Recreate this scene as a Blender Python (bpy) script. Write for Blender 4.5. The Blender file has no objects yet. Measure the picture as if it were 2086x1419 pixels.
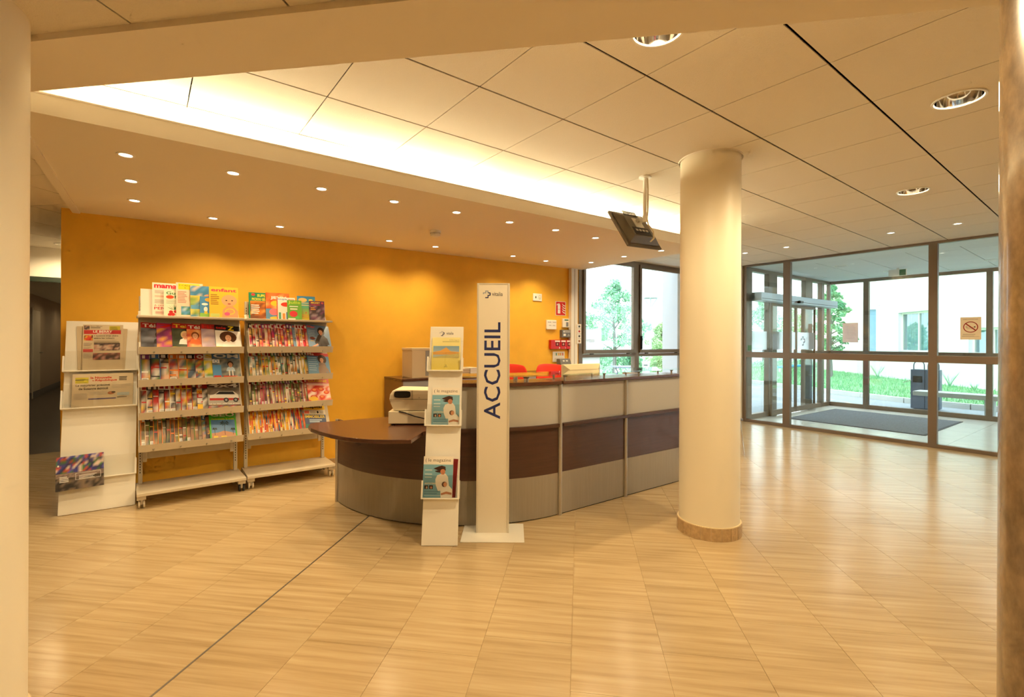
import bpy, bmesh, math, random
from mathutils import Vector, Matrix

# ------------------------------------------------------------------ camera, sky, sun, exposure
sc = bpy.context.scene
COL = sc.collection
FPX, CY, CAMH, ROLL = 980.0, 695.0, 1.37, math.radians(0.25)
cam_d = bpy.data.cameras.new('camera')
cam_d.sensor_fit = 'HORIZONTAL'; cam_d.sensor_width = 36.0
cam_d.lens = FPX / 2086.0 * 36.0
cam_d.shift_y = -(709.5 - CY) / 2086.0
cam_d.clip_start = 0.05; cam_d.clip_end = 400
cam = bpy.data.objects.new('camera', cam_d)
cam.location = (0, 0, CAMH)
cam.rotation_euler = (math.radians(90), -ROLL, 0)
COL.objects.link(cam)
sc.camera = cam

world = bpy.data.worlds.new('sky'); sc.world = world
world.use_nodes = True
bg = world.node_tree.nodes['Background']
bg.inputs['Color'].default_value = (0.86, 0.94, 1.0, 1)
bg.inputs['Strength'].default_value = 1.9

sun_d = bpy.data.lights.new('sun', 'SUN')
sun_d.energy = 0.4; sun_d.angle = math.radians(25); sun_d.color = (1.0, 0.97, 0.92)
sun_o = bpy.data.objects.new('sun', sun_d)
sun_o.rotation_euler = (math.radians(38), 0, math.radians(-60))
COL.objects.link(sun_o)

sc.view_settings.view_transform = 'Standard'
sc.view_settings.look = 'None'
sc.view_settings.gamma = 1.0
sc.view_settings.use_curve_mapping = False
sc.view_settings.exposure = 1.0
sc.cycles.use_denoising = True
sc.cycles.use_adaptive_sampling = True
sc.cycles.adaptive_threshold = 0.08
sc.cycles.adaptive_min_samples = 12
sc.cycles.max_bounces = 8
sc.cycles.diffuse_bounces = 4
sc.cycles.glossy_bounces = 3
sc.cycles.transparent_max_bounces = 20
sc.cycles.sample_clamp_indirect = 4.0
sc.cycles.caustics_reflective = False
sc.cycles.caustics_refractive = False

# ------------------------------------------------------------------ pixel and frame helpers
TH = math.radians(36)                       # the reception hall is turned 36 degrees from the main grid
CT, ST = math.cos(TH), math.sin(TH)
def W(s, t, z=0.0):                         # reception frame to world
    return Vector((s*CT - t*ST, s*ST + t*CT, z))
def ab(u, v):
    a = (u-1043)/FPX; b = (v-CY)/FPX
    return a*math.cos(ROLL)+b*math.sin(ROLL), -a*math.sin(ROLL)+b*math.cos(ROLL)
def PX(u, v, z=0.0):                        # pixel on the horizontal plane z
    a, b = ab(u, v); d = (CAMH-z)/b
    return Vector((a*d, d, z))
def toST(p):
    return p[0]*CT + p[1]*ST, -p[0]*ST + p[1]*CT
def on_line(u, v, p, q):                    # pixel on the vertical plane through p, q
    a, b = ab(u, v)
    dx, dy = q[0]-p[0], q[1]-p[1]
    d = (p[0]*dy - p[1]*dx) / (a*dy - dx)
    return Vector((a*d, d, CAMH - b*d))

def lin(c):
    return tuple((x/12.92 if x <= 0.04045 else ((x+0.055)/1.055)**2.4) for x in c)
def rgb(r, g, b):
    return lin((r/255.0, g/255.0, b/255.0))

# ------------------------------------------------------------------ materials
MATS = {}
def mat(name, col, rough=0.5, metal=0.0, spec=0.5, bump=None, noise=None, emit=None, coat=0.0):
    if name in MATS: return MATS[name]
    m = bpy.data.materials.new(name); m.use_nodes = True
    nt = m.node_tree; p = nt.nodes['Principled BSDF']
    p.inputs['Base Color'].default_value = (*col, 1)
    p.inputs['Roughness'].default_value = rough
    p.inputs['Metallic'].default_value = metal
    p.inputs['Specular IOR Level'].default_value = spec
    if coat: p.inputs['Coat Weight'].default_value = coat; p.inputs['Coat Roughness'].default_value = 0.08
    if noise or bump:
        tc = nt.nodes.new('ShaderNodeNewGeometry')
        mp = nt.nodes.new('ShaderNodeMapping'); nt.links.new(tc.outputs['Position'], mp.inputs['Vector'])
        if noise:                            # (scale xyz, detail, amount, rotation z)
            sc3, det, amt, rz = noise
            mp.inputs['Scale'].default_value = sc3; mp.inputs['Rotation'].default_value = (0, 0, rz)
            n = nt.nodes.new('ShaderNodeTexNoise'); n.inputs['Scale'].default_value = 1.0
            n.inputs['Detail'].default_value = det; n.inputs['Roughness'].default_value = 0.6
            nt.links.new(mp.outputs['Vector'], n.inputs['Vector'])
            r = nt.nodes.new('ShaderNodeMapRange')
            r.inputs['From Min'].default_value = 0.3; r.inputs['From Max'].default_value = 0.7
            r.inputs['To Min'].default_value = 1.0-amt; r.inputs['To Max'].default_value = 1.0+amt
            nt.links.new(n.outputs['Fac'], r.inputs['Value'])
            mx = nt.nodes.new('ShaderNodeVectorMath'); mx.operation = 'SCALE'
            mx.inputs[0].default_value = col
            nt.links.new(r.outputs['Result'], mx.inputs['Scale'])
            nt.links.new(mx.outputs['Vector'], p.inputs['Base Color'])
        if bump:
            n2 = nt.nodes.new('ShaderNodeTexNoise'); n2.inputs['Scale'].default_value = bump[0]
            n2.inputs['Detail'].default_value = 3
            nt.links.new(tc.outputs['Position'], n2.inputs['Vector'])
            b = nt.nodes.new('ShaderNodeBump'); b.inputs['Strength'].default_value = bump[1]
            b.inputs['Distance'].default_value = 0.004
            nt.links.new(n2.outputs['Fac'], b.inputs['Height']); nt.links.new(b.outputs['Normal'], p.inputs['Normal'])
    if emit:
        p.inputs['Emission Color'].default_value = (*emit[0], 1)
        p.inputs['Emission Strength'].default_value = emit[1]
    MATS[name] = m
    return m

def glass_mat(name, tint=(0.95, 0.99, 0.98), rough=0.0, base=0.04):
    m = bpy.data.materials.new(name); m.use_nodes = True
    nt = m.node_tree; nt.nodes.clear()
    out = nt.nodes.new('ShaderNodeOutputMaterial')
    tr = nt.nodes.new('ShaderNodeBsdfTransparent'); tr.inputs['Color'].default_value = (*tint, 1)
    gl = nt.nodes.new('ShaderNodeBsdfGlossy'); gl.inputs['Roughness'].default_value = rough
    gl.inputs['Color'].default_value = (1, 1, 1, 1)
    lw = nt.nodes.new('ShaderNodeLayerWeight'); lw.inputs['Blend'].default_value = 0.5
    pw = nt.nodes.new('ShaderNodeMath'); pw.operation = 'POWER'; pw.inputs[1].default_value = 4.0
    ma = nt.nodes.new('ShaderNodeMath'); ma.operation = 'MULTIPLY_ADD'
    ma.inputs[1].default_value = 0.9-base; ma.inputs[2].default_value = base
    mx = nt.nodes.new('ShaderNodeMixShader')
    nt.links.new(lw.outputs['Facing'], pw.inputs[0]); nt.links.new(pw.outputs[0], ma.inputs[0])
    nt.links.new(ma.outputs[0], mx.inputs[0]); nt.links.new(tr.outputs[0], mx.inputs[1])
    nt.links.new(gl.outputs[0], mx.inputs[2]); nt.links.new(mx.outputs[0], out.inputs[0])
    MATS[name] = m
    return m

def film_mat(name, col, alpha):              # frosted vinyl: partly see-through, partly white
    m = bpy.data.materials.new(name); m.use_nodes = True
    nt = m.node_tree; nt.nodes.clear()
    out = nt.nodes.new('ShaderNodeOutputMaterial')
    tr = nt.nodes.new('ShaderNodeBsdfTransparent')
    di = nt.nodes.new('ShaderNodeBsdfTranslucent'); di.inputs['Color'].default_value = (*col, 1)
    d2 = nt.nodes.new('ShaderNodeBsdfDiffuse'); d2.inputs['Color'].default_value = (*col, 1)
    a = nt.nodes.new('ShaderNodeMixShader'); a.inputs[0].default_value = 0.3
    b = nt.nodes.new('ShaderNodeMixShader'); b.inputs[0].default_value = alpha
    nt.links.new(di.outputs[0], a.inputs[1]); nt.links.new(d2.outputs[0], a.inputs[2])
    nt.links.new(tr.outputs[0], b.inputs[1]); nt.links.new(a.outputs[0], b.inputs[2])
    nt.links.new(b.outputs[0], out.inputs[0])
    MATS[name] = m
    return m

def print_mat(name, rough):
    m = bpy.data.materials.new(name); m.use_nodes = True
    nt = m.node_tree; p = nt.nodes['Principled BSDF']
    a = nt.nodes.new('ShaderNodeVertexColor'); a.layer_name = 'Col'
    nt.links.new(a.outputs['Color'], p.inputs['Base Color'])
    p.inputs['Roughness'].default_value = rough
    MATS[name] = m
    return m

def leaf_mat(name, col, col2):
    m = bpy.data.materials.new(name); m.use_nodes = True
    nt = m.node_tree; p = nt.nodes['Principled BSDF']
    g = nt.nodes.new('ShaderNodeNewGeometry'); n = nt.nodes.new('ShaderNodeTexNoise')
    n.inputs['Scale'].default_value = 3.0; nt.links.new(g.outputs['Position'], n.inputs['Vector'])
    r = nt.nodes.new('ShaderNodeValToRGB')
    r.color_ramp.elements[0].position = 0.35; r.color_ramp.elements[0].color = (*col, 1)
    r.color_ramp.elements[1].position = 0.65; r.color_ramp.elements[1].color = (*col2, 1)
    nt.links.new(n.outputs['Fac'], r.inputs['Fac']); nt.links.new(r.outputs['Color'], p.inputs['Base Color'])
    p.inputs['Roughness'].default_value = 0.7
    p.inputs['Subsurface Weight'].default_value = 0.0
    MATS[name] = m
    return m

def travertine(name, tone):
    m = bpy.data.materials.new(name); m.use_nodes = True
    nt = m.node_tree; p = nt.nodes['Principled BSDF']
    g = nt.nodes.new('ShaderNodeNewGeometry')
    mp = nt.nodes.new('ShaderNodeMapping'); mp.vector_type = 'TEXTURE'; mp.inputs['Rotation'].default_value = (0, 0, math.radians(-8))
    mp.inputs['Scale'].default_value = (1.1, 0.045, 1.0); mp.inputs['Location'].default_value = (tone*7.3, tone*31, 0)
    nt.links.new(g.outputs['Position'], mp.inputs['Vector'])
    n = nt.nodes.new('ShaderNodeTexNoise'); n.inputs['Scale'].default_value = 1.3; n.inputs['Detail'].default_value = 7
    n.inputs['Roughness'].default_value = 0.62; n.inputs['Distortion'].default_value = 0.12
    nt.links.new(mp.outputs['Vector'], n.inputs['Vector'])
    r = nt.nodes.new('ShaderNodeValToRGB')
    k = 0.88 + (tone-0.5)*0.06
    e = r.color_ramp.elements
    e[0].position = 0.30; e[0].color = (0.45*k, 0.312*k, 0.155*k, 1)
    e[1].position = 0.70; e[1].color = (0.67*k, 0.515*k, 0.30*k, 1)
    e2 = r.color_ramp.elements.new(0.48); e2.color = (0.575*k, 0.418*k, 0.225*k, 1)
    nt.links.new(n.outputs['Fac'], r.inputs['Fac'])
    nt.links.new(r.outputs['Color'], p.inputs['Base Color'])
    p.inputs['Roughness'].default_value = 0.2
    p.inputs['Specular IOR Level'].default_value = 0.5
    MATS[name] = m
    return m

PRINT = print_mat('printed_gloss', 0.28)
PAPER = print_mat('printed_paper', 0.75)
GLASS = glass_mat('window_glass')
SHELFGLASS = glass_mat('shelf_glass', (0.90, 0.97, 0.93), 0.0, 0.08)
ACRYL = glass_mat('clear_acrylic', (0.97, 0.97, 0.96), 0.03, 0.06)
BACKLIT = film_mat('backlit_paper', rgb(240, 212, 202), 0.97)
FILM = film_mat('frosted_film', (0.93, 0.95, 0.97), 0.72)
TRAV = [travertine('travertine_%d' % i, i/3.0) for i in range(4)]
CEILT = mat('ceiling_tile_board', rgb(236, 226, 208), 0.9, bump=(220, 0.5))
PLAST = mat('ceiling_plaster', rgb(240, 230, 212), 0.85, bump=(40, 0.04))
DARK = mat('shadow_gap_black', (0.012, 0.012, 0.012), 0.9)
WHITEW = mat('wall_white_paint', rgb(235, 228, 214), 0.8)
YELLOW = mat('wall_yellow_plaster', rgb(243, 186, 56), 0.7, noise=((2.2, 2.2, 2.2), 6, 0.07, 0), bump=(18, 0.10))
COLP = mat('column_cream_paint', rgb(242, 232, 208), 0.45, bump=(9, 0.05))
CONC = mat('column_varnished_concrete', rgb(138, 114, 84), 0.25, noise=((22, 22, 15), 8, 0.36, 0), coat=0.4)
PLINTH = mat('plinth_stone', rgb(190, 160, 118), 0.35, noise=((40, 40, 40), 6, 0.16, 0))
GROUT = mat('pale_grout', rgb(225, 205, 165), 0.8)
ALU = mat('bronze_anodised_frame', rgb(132, 116, 100), 0.42, metal=0.55)
WOODD = mat('wenge_laminate', rgb(76, 49, 37), 0.32, noise=((3, 3, 60), 5, 0.16, 0))
WOODT = mat('wenge_worktop', rgb(86, 54, 39), 0.25, noise=((2, 30, 30), 5, 0.15, TH))
SILV = mat('silver_laminate', rgb(156, 146, 130), 0.45, metal=0.25, noise=((90, 90, 3), 3, 0.05, 0))
GREYP = mat('pale_grey_panel', rgb(176, 170, 160), 0.5, bump=(400, 0.25))
STEEL = mat('brushed_steel', rgb(190, 184, 172), 0.35, metal=0.8)
CHROME = mat('chrome', rgb(225, 225, 225), 0.08, metal=1.0)
RACK = mat('beige_enamel_steel', rgb(205, 192, 168), 0.45)
WHITE = mat('white_enamel', rgb(244, 240, 230), 0.35)
PLASW = mat('white_plastic', rgb(238, 234, 226), 0.4)
PLASG = mat('grey_plastic', rgb(110, 110, 112), 0.4)
PLASB = mat('black_plastic', rgb(28, 28, 30), 0.35)
REDP = mat('red_plastic', rgb(200, 28, 24), 0.35)
REDF = mat('red_chair_fabric', rgb(214, 44, 20), 0.85, bump=(300, 0.3))
NAVY = mat('navy_lettering', rgb(34, 44, 100), 0.5)
CREAMP = mat('printer_cream_plastic', rgb(226, 214, 186), 0.4)
BROWN = mat('brown_side_laminate', rgb(122, 88, 56), 0.4)
TAMB = mat('grey_tambour', rgb(150, 150, 154), 0.45)
LIME = mat('lobby_limestone', rgb(226, 222, 214), 0.25, noise=((3, 3, 3), 5, 0.05, 0))
MATG = mat('entrance_mat', rgb(118, 124, 134), 0.95, noise=((60, 60, 60), 3, 0.25, 0))
VFLOOR = mat('corridor_vinyl', rgb(62, 54, 46), 0.3, noise=((1, 8, 1), 4, 0.15, TH))
ASPH = mat('asphalt', rgb(160, 166, 174), 0.9, noise=((8, 8, 8), 5, 0.10, 0))
KERB = mat('kerb_stone', rgb(205, 205, 200), 0.85)
LAWN = mat('lawn_soil', rgb(130, 176, 130), 0.95, noise=((2, 2, 2), 5, 0.2, 0))
RENDERW = mat('white_render', rgb(240, 241, 242), 0.9)
BARK = mat('bark', rgb(128, 124, 120), 0.9)
BULB = mat('lamp_lens', (1, 1, 1), 0.4, emit=((1.0, 0.90, 0.70), 6.0))
TUBE = mat('cove_tube_light', (1, 1, 1), 0.4, emit=((1.0, 0.86, 0.55), 80.0))

# ------------------------------------------------------------------ mesh builder
class MB:
    def __init__(self): self.v = []; self.f = []; self.m = []; self.c = []
    def face(self, pts, m=0, c=None):
        i = len(self.v); self.v += [tuple(p) for p in pts]
        self.f.append(tuple(range(i, i+len(pts)))); self.m.append(m); self.c.append(c)
    def hexa(self, P8, m=0, c=None):
        i = len(self.v); self.v += [tuple(p) for p in P8]
        for q in ((0,3,2,1),(4,5,6,7),(0,1,5,4),(1,2,6,5),(2,3,7,6),(3,0,4,7)):
            self.f.append(tuple(i+k for k in q)); self.m.append(m); self.c.append(c)
        return self
    def box(self, x0, x1, y0, y1, z0, z1, m=0, c=None):
        return self.hexa([(x0,y0,z0),(x1,y0,z0),(x1,y1,z0),(x0,y1,z0),(x0,y0,z1),(x1,y0,z1),(x1,y1,z1),(x0,y1,z1)], m, c)
    def obox(self, o, ex, ey, ez, m=0, c=None):
        o, ex, ey, ez = Vector(o), Vector(ex), Vector(ey), Vector(ez)
        return self.hexa([o, o+ex, o+ex+ey, o+ey, o+ez, o+ex+ez, o+ex+ey+ez, o+ey+ez], m, c)
    def prism(self, poly, z0, z1, m=0, c=None, mtop=None):
        n = len(poly); i = len(self.v)
        self.v += [(p[0], p[1], z0) for p in poly] + [(p[0], p[1], z1) for p in poly]
        self.f.append(tuple(range(i+n-1, i-1, -1))); self.m.append(m); self.c.append(c)
        self.f.append(tuple(range(i+n, i+2*n))); self.m.append(m if mtop is None else mtop); self.c.append(c)
        for k in range(n):
            j = (k+1) % n
            self.f.append((i+k, i+j, i+n+j, i+n+k)); self.m.append(m); self.c.append(c)
        return self
    def cyl(self, p, q, r, n=16, m=0, r2=None, caps=True, c=None):
        p, q = Vector(p), Vector(q); d = (q-p).normalized()
        a = d.orthogonal().normalized(); b = d.cross(a); r2 = r if r2 is None else r2
        i = len(self.v)
        for k in range(n):
            t = 2*math.pi*k/n; self.v.append(tuple(p + (a*math.cos(t)+b*math.sin(t))*r))
        for k in range(n):
            t = 2*math.pi*k/n; self.v.append(tuple(q + (a*math.cos(t)+b*math.sin(t))*r2))
        for k in range(n):
            j = (k+1) % n
            self.f.append((i+k, i+j, i+n+j, i+n+k)); self.m.append(m); self.c.append(c)
        if caps:
            self.f.append(tuple(range(i+n-1, i-1, -1))); self.m.append(m); self.c.append(c)
            self.f.append(tuple(range(i+n, i+2*n))); self.m.append(m); self.c.append(c)
        return self
    def tube(self, pts, r, n=8, m=0, c=None):
        for k in range(len(pts)-1): self.cyl(pts[k], pts[k+1], r, n, m, c=c)
        return self
    def lathe(self, prof, n=24, m=0, o=(0,0,0)):
        i = len(self.v); L = len(prof)
        for (r, z) in prof:
            for k in range(n):
                t = 2*math.pi*k/n; self.v.append((o[0]+r*math.cos(t), o[1]+r*math.sin(t), o[2]+z))
        for a in range(L-1):
            for k in range(n):
                j = (k+1) % n
                self.f.append((i+a*n+k, i+a*n+j, i+(a+1)*n+j, i+(a+1)*n+k)); self.m.append(m); self.c.append(None)
        return self
    def build(self, name, mats, parent=None, bevel=0.0, smooth=False, kind=None, recalc=True):
        if not isinstance(mats, (list, tuple)): mats = [mats]
        me = bpy.data.meshes.new(name); me.from_pydata(self.v, [], self.f); 
        for mm in mats: me.materials.append(mm)
        for p, k in zip(me.polygons, self.m): p.material_index = k
        if any(c is not None for c in self.c):
            at = me.color_attributes.new('Col', 'FLOAT_COLOR', 'CORNER')
            for p, c in zip(me.polygons, self.c):
                for li, l in enumerate(p.loop_indices):
                    cc = c if c is not None else (0.8, 0.8, 0.8)
                    if isinstance(cc, list): cc = cc[li]
                    at.data[l].color = (*cc[:3], 1)
        me.validate(); me.update()
        if recalc:
            bm = bmesh.new(); bm.from_mesh(me); bmesh.ops.recalc_face_normals(bm, faces=bm.faces); bm.to_mesh(me); bm.free()
        if smooth:
            for p in me.polygons: p.use_smooth = True
            try: me.set_sharp_from_angle(angle=math.radians(40))
            except Exception: pass
        o = bpy.data.objects.new(name, me); COL.objects.link(o)
        if parent is not None: o.parent = parent
        if bevel:
            b = o.modifiers.new('bevel', 'BEVEL'); b.width = bevel; b.segments = 2; b.limit_method = 'ANGLE'
            b.angle_limit = math.radians(50)
        if kind: o['kind'] = kind
        return o

def thing(name, label, cat, loc=(0,0,0), rz=0.0, group=None, mw=None):
    o = bpy.data.objects.new(name, None); COL.objects.link(o)
    o.empty_display_size = 0.1
    if mw is not None: o.matrix_world = mw
    else:
        o.location = loc; o.rotation_euler = (0, 0, rz)
    o['label'] = label; o['category'] = cat
    if group: o['group'] = group
    return o
def tag(o, label, cat, group=None):
    o['label'] = label; o['category'] = cat
    if group: o['group'] = group
    return o
def struct(o): o['kind'] = 'structure'; return o
def sgroup(name, loc=(0,0,0), rz=0.0):
    o = bpy.data.objects.new(name, None); COL.objects.link(o); o.location = loc; o.rotation_euler = (0,0,rz)
    o.empty_display_size = 0.1; o['kind'] = 'structure'; return o
def link_copy(o, parent, name=None):
    c = o.copy(); COL.objects.link(c); c.parent = parent
    return c
def frame(o, ex, ey, ez):
    m = Matrix.Identity(4)
    for i, e in enumerate((ex, ey, ez)):
        m[0][i], m[1][i], m[2][i] = e[0], e[1], e[2]
    m[0][3], m[1][3], m[2][3] = o[0], o[1], o[2]
    return m

# text as flat mesh, cached; fitted into a box
TXT = {}
def text_geo(s, bold=0.0):
    k = (s, bold)
    if k in TXT: return TXT[k]
    cu = bpy.data.curves.new('txt', 'FONT'); cu.body = s; cu.resolution_u = 2; cu.offset = bold
    ob = bpy.data.objects.new('txt', cu); COL.objects.link(ob)
    dg = bpy.context.evaluated_depsgraph_get(); dg.update()
    me = bpy.data.meshes.new_from_object(ob.evaluated_get(dg))
    vs = [(v.co.x, v.co.y) for v in me.vertices]; fs = [tuple(p.vertices) for p in me.polygons]
    bpy.data.objects.remove(ob); bpy.data.curves.remove(cu); bpy.data.meshes.remove(me)
    if not vs: vs = [(0,0),(1,0),(1,1)]; fs = []
    x0 = min(v[0] for v in vs); x1 = max(v[0] for v in vs); y0 = min(v[1] for v in vs); y1 = max(v[1] for v in vs)
    vs = [((x-x0)/max(1e-6, x1-x0), (y-y0)/max(1e-6, y1-y0)) for x, y in vs]
    TXT[k] = (vs, fs, (x1-x0)/max(1e-6, y1-y0))
    return TXT[k]

class Print:                                  # flat coloured print in the x-y plane, each mark a hair above the last
    def __init__(self, z=0.0004, dz=0.00008): self.b = MB(); self.z = z; self.dz = dz
    def _n(self): self.z += self.dz; return self.z
    def rect(self, x, y, w, h, c, c2=None):
        z = self._n(); c2 = c2 or c
        self.b.face([(x,y,z),(x+w,y,z),(x+w,y+h,z),(x,y+h,z)], 0, [c, c, c2, c2]); return self
    def poly(self, pts, c):
        z = self._n(); self.b.face([(p[0],p[1],z) for p in pts], 0, c); return self
    def ell(self, cx, cy, rx, ry, c, n=16, a0=0, a1=360):
        full = (a1-a0) >= 360
        k = n if full else n+1
        return self.poly([(cx+rx*math.cos(math.radians(a0+(a1-a0)*i/n)), cy+ry*math.sin(math.radians(a0+(a1-a0)*i/n))) for i in range(k)], c)
    def ring(self, cx, cy, rx, ry, th, c, n=32):
        z = self._n()
        for i in range(n):
            a, b = 2*math.pi*i/n, 2*math.pi*(i+1)/n
            self.b.face([(cx+rx*math.cos(a), cy+ry*math.sin(a), z), (cx+rx*math.cos(b), cy+ry*math.sin(b), z),
                         (cx+(rx-th)*math.cos(b), cy+(ry-th)*math.sin(b), z), (cx+(rx-th)*math.cos(a), cy+(ry-th)*math.sin(a), z)], 0, c)
        return self
    def photo(self, x, y, w, h, pal, nx, ny, rnd):
        z = self._n()
        g = [[rnd.choice(pal) for _ in range(nx+1)] for _ in range(ny+1)]
        for j in range(ny):
            for i in range(nx):
                self.b.face([(x+w*i/nx,y+h*j/ny,z),(x+w*(i+1)/nx,y+h*j/ny,z),(x+w*(i+1)/nx,y+h*(j+1)/ny,z),(x+w*i/nx,y+h*(j+1)/ny,z)], 0,
                            [g[j][i], g[j][i+1], g[j+1][i+1], g[j+1][i]])
        return self
    def text(self, s, x, y, w, h, c, bold=0.02):
        z = self._n(); vs, fs, asp = text_geo(s, bold)
        for f in fs:
            self.b.face([(x+vs[i][0]*w, y+vs[i][1]*h, z) for i in f], 0, c)
        return self
    def lines(self, x, y, w, n, pitch, th, c, rnd, ragged=0.3):
        z = self._n()
        for i in range(n):
            ww = w*(1-ragged*rnd.random()); yy = y-i*pitch
            self.b.face([(x,yy,z),(x+ww,yy,z),(x+ww,yy+th,z),(x,yy+th,z)], 0, c)
        return self
    def portrait(self, cx, cy, s, skin, hair, cloth):
        self.poly([(cx-s*1.25, cy-s*2.4), (cx+s*1.25, cy-s*2.4), (cx+s*1.0, cy-s*1.25), (cx+s*.35, cy-s*.8), (cx-s*.35, cy-s*.8), (cx-s*1.0, cy-s*1.25)], cloth)
        self.ell(cx, cy+s*.12, s*.86, s*1.05, hair); self.poly([(cx-s*.25, cy-s*1.1), (cx+s*.25, cy-s*1.1), (cx+s*.25, cy-s*.4), (cx-s*.25, cy-s*.4)], skin)
        self.ell(cx, cy-s*.12, s*.6, s*.82, skin)
        self.ell(cx-s*.22, cy, s*.1, s*.05, (0.05,0.03,0.02), 8); self.ell(cx+s*.22, cy, s*.1, s*.05, (0.05,0.03,0.02), 8)
        self.ell(cx, cy-s*.5, s*.2, s*.07, (0.5,0.1,0.08), 8)
        return self
    def build(self, name, material, parent):
        return self.b.build(name, material, parent, recalc=False)

# ================================================================== STRUCTURE
def clip(poly, nx, ny, c):                    # keep nx*x + ny*y <= c
    out = []
    for i in range(len(poly)):
        p, q = poly[i], poly[(i+1) % len(poly)]
        dp, dq = nx*p[0]+ny*p[1]-c, nx*q[0]+ny*q[1]-c
        if dp <= 0: out.append(p)
        if (dp < 0) != (dq < 0) and abs(dp-dq) > 1e-12:
            k = dp/(dp-dq); out.append((p[0]+(q[0]-p[0])*k, p[1]+(q[1]-p[1])*k))
    return out
def area(poly):
    return 0.5*abs(sum(poly[i][0]*poly[(i+1)%len(poly)][1]-poly[(i+1)%len(poly)][0]*poly[i][1] for i in range(len(poly))))
def half_s(lo=None, hi=None):
    r = []
    if hi is not None: r.append((CT, ST, hi))
    if lo is not None: r.append((-CT, -ST, -lo))
    return r
def half_t(lo=None, hi=None):
    r = []
    if hi is not None: r.append((-ST, CT, hi))
    if lo is not None: r.append((ST, -CT, -lo))
    return r
BEAMF = ((-2.108, 2.101), (1.546, 1.535))     # far lower edge of the bulkhead
BEAMN = ((-1.754, 1.747), (-1.754+3.654, 1.747-0.566))    # near edge, parallel
def half_line(p, q, beyond):                   # beyond: keep the side away from the camera
    dx, dy = q[0]-p[0], q[1]-p[1]; n = (-dy, dx)
    if n[1] < 0: n = (-n[0], -n[1])
    c = n[0]*p[0]+n[1]*p[1]
    return (-n[0], -n[1], -c) if beyond else (n[0], n[1], c)
def clip_all(poly, hs):
    for h in hs:
        poly = clip(poly, *h)
        if len(poly) < 3: return []
    return poly
BIG = [(-40,-40),(40,-40),(40,40),(-40,40)]

def in_convex(q, pl):
    sg = 0
    for i in range(len(pl)):
        p, r = pl[i], pl[(i+1) % len(pl)]
        c = (r[0]-p[0])*(q[1]-p[1])-(r[1]-p[1])*(q[0]-p[0])
        if c*sg < 0: return False
        if c: sg = c
    return True
def holed_tile(pl, hole, z0, z1, n=32):
    from mathutils.geometry import tessellate_polygon
    ring = [(hole[0]+hole[2]*math.cos(2*math.pi*k/n), hole[1]+hole[2]*math.sin(2*math.pi*k/n)) for k in range(n)]
    pts = list(pl)+ring
    b = MB()
    for tri in tessellate_polygon([[Vector((p[0],p[1],0)) for p in pl], [Vector((p[0],p[1],0)) for p in ring]]):
        b.face([(pts[i][0], pts[i][1], z0) for i in tri])
    for loop in (list(pl), ring):
        for k in range(len(loop)):
            p, q = loop[k], loop[(k+1) % len(loop)]
            b.face([(p[0],p[1],z0),(q[0],q[1],z0),(q[0],q[1],z1),(p[0],p[1],z1)])
    return b
CANS = [(1953,202),(1860,389),(1340,62)]
def tiles(parent, name, origin, ang, sx, sy, gx, gy, regions, z0, z1, mats, rnd, stagger=False, limit=300, vis=None, holes=()):
    ex = Vector((math.cos(ang), math.sin(ang))); ey = Vector((-math.sin(ang), math.cos(ang)))
    cells = []
    N = 46
    for i in range(-N, N):
        off = rnd.choice((0.0, 0.5, 0.25)) if stagger else 0.0
        for j in range(-N, N):
            c0 = Vector(origin[:2]) + ex*(i*sx) + ey*((j+off)*sy)
            if abs(c0.x) > 16 or abs(c0.y) > 18: continue
            sq = [c0+ex*(gx/2)+ey*(gy/2), c0+ex*(sx-gx/2)+ey*(gy/2), c0+ex*(sx-gx/2)+ey*(sy-gy/2), c0+ex*(gx/2)+ey*(sy-gy/2)]
            sq = [(p.x, p.y) for p in sq]
            cc = c0 + ex*(sx/2) + ey*(sy/2)
            if vis and not vis(cc): continue
            for reg in regions:
                pl = clip_all(sq, reg)
                if len(pl) >= 3 and area(pl) > 0.004: cells.append((cc.length, pl, abs(area(pl)-(sx-gx)*(sy-gy)) < 1e-5, c0))
    cells.sort(key=lambda c: c[0])
    shared = {}
    for n, (d, pl, whole, c0) in enumerate(cells[:limit]):
        mi = rnd.randrange(len(mats))
        hole = [q for q in holes if in_convex(q, pl)]
        if hole:
            o = holed_tile(pl, hole[0], z0, z1).build(name, mats[mi], parent)
        elif whole:
            if mi not in shared:
                shared[mi] = MB().box(gx/2, sx-gx/2, gy/2, sy-gy/2, 0, z1-z0).build(name, mats[mi], parent); o = shared[mi]
            else: o = link_copy(shared[mi], parent)
            o.location = (c0.x, c0.y, z0); o.rotation_euler = (0, 0, ang)
        else:
            o = MB().prism(pl, z0, z1).build(name, mats[mi], parent)
    rest = cells[limit:]
    if rest:
        b = MB()
        for d, pl, whole, c0 in rest: b.prism(pl, z0, z1, rnd.randrange(len(mats)))
        o = b.build(name, mats, parent); o['kind'] = 'stuff'

rnd = random.Random(3)
inview = lambda c: c.y > 0.4 and abs(c.x) < 1.35*c.y + 1.2
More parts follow.
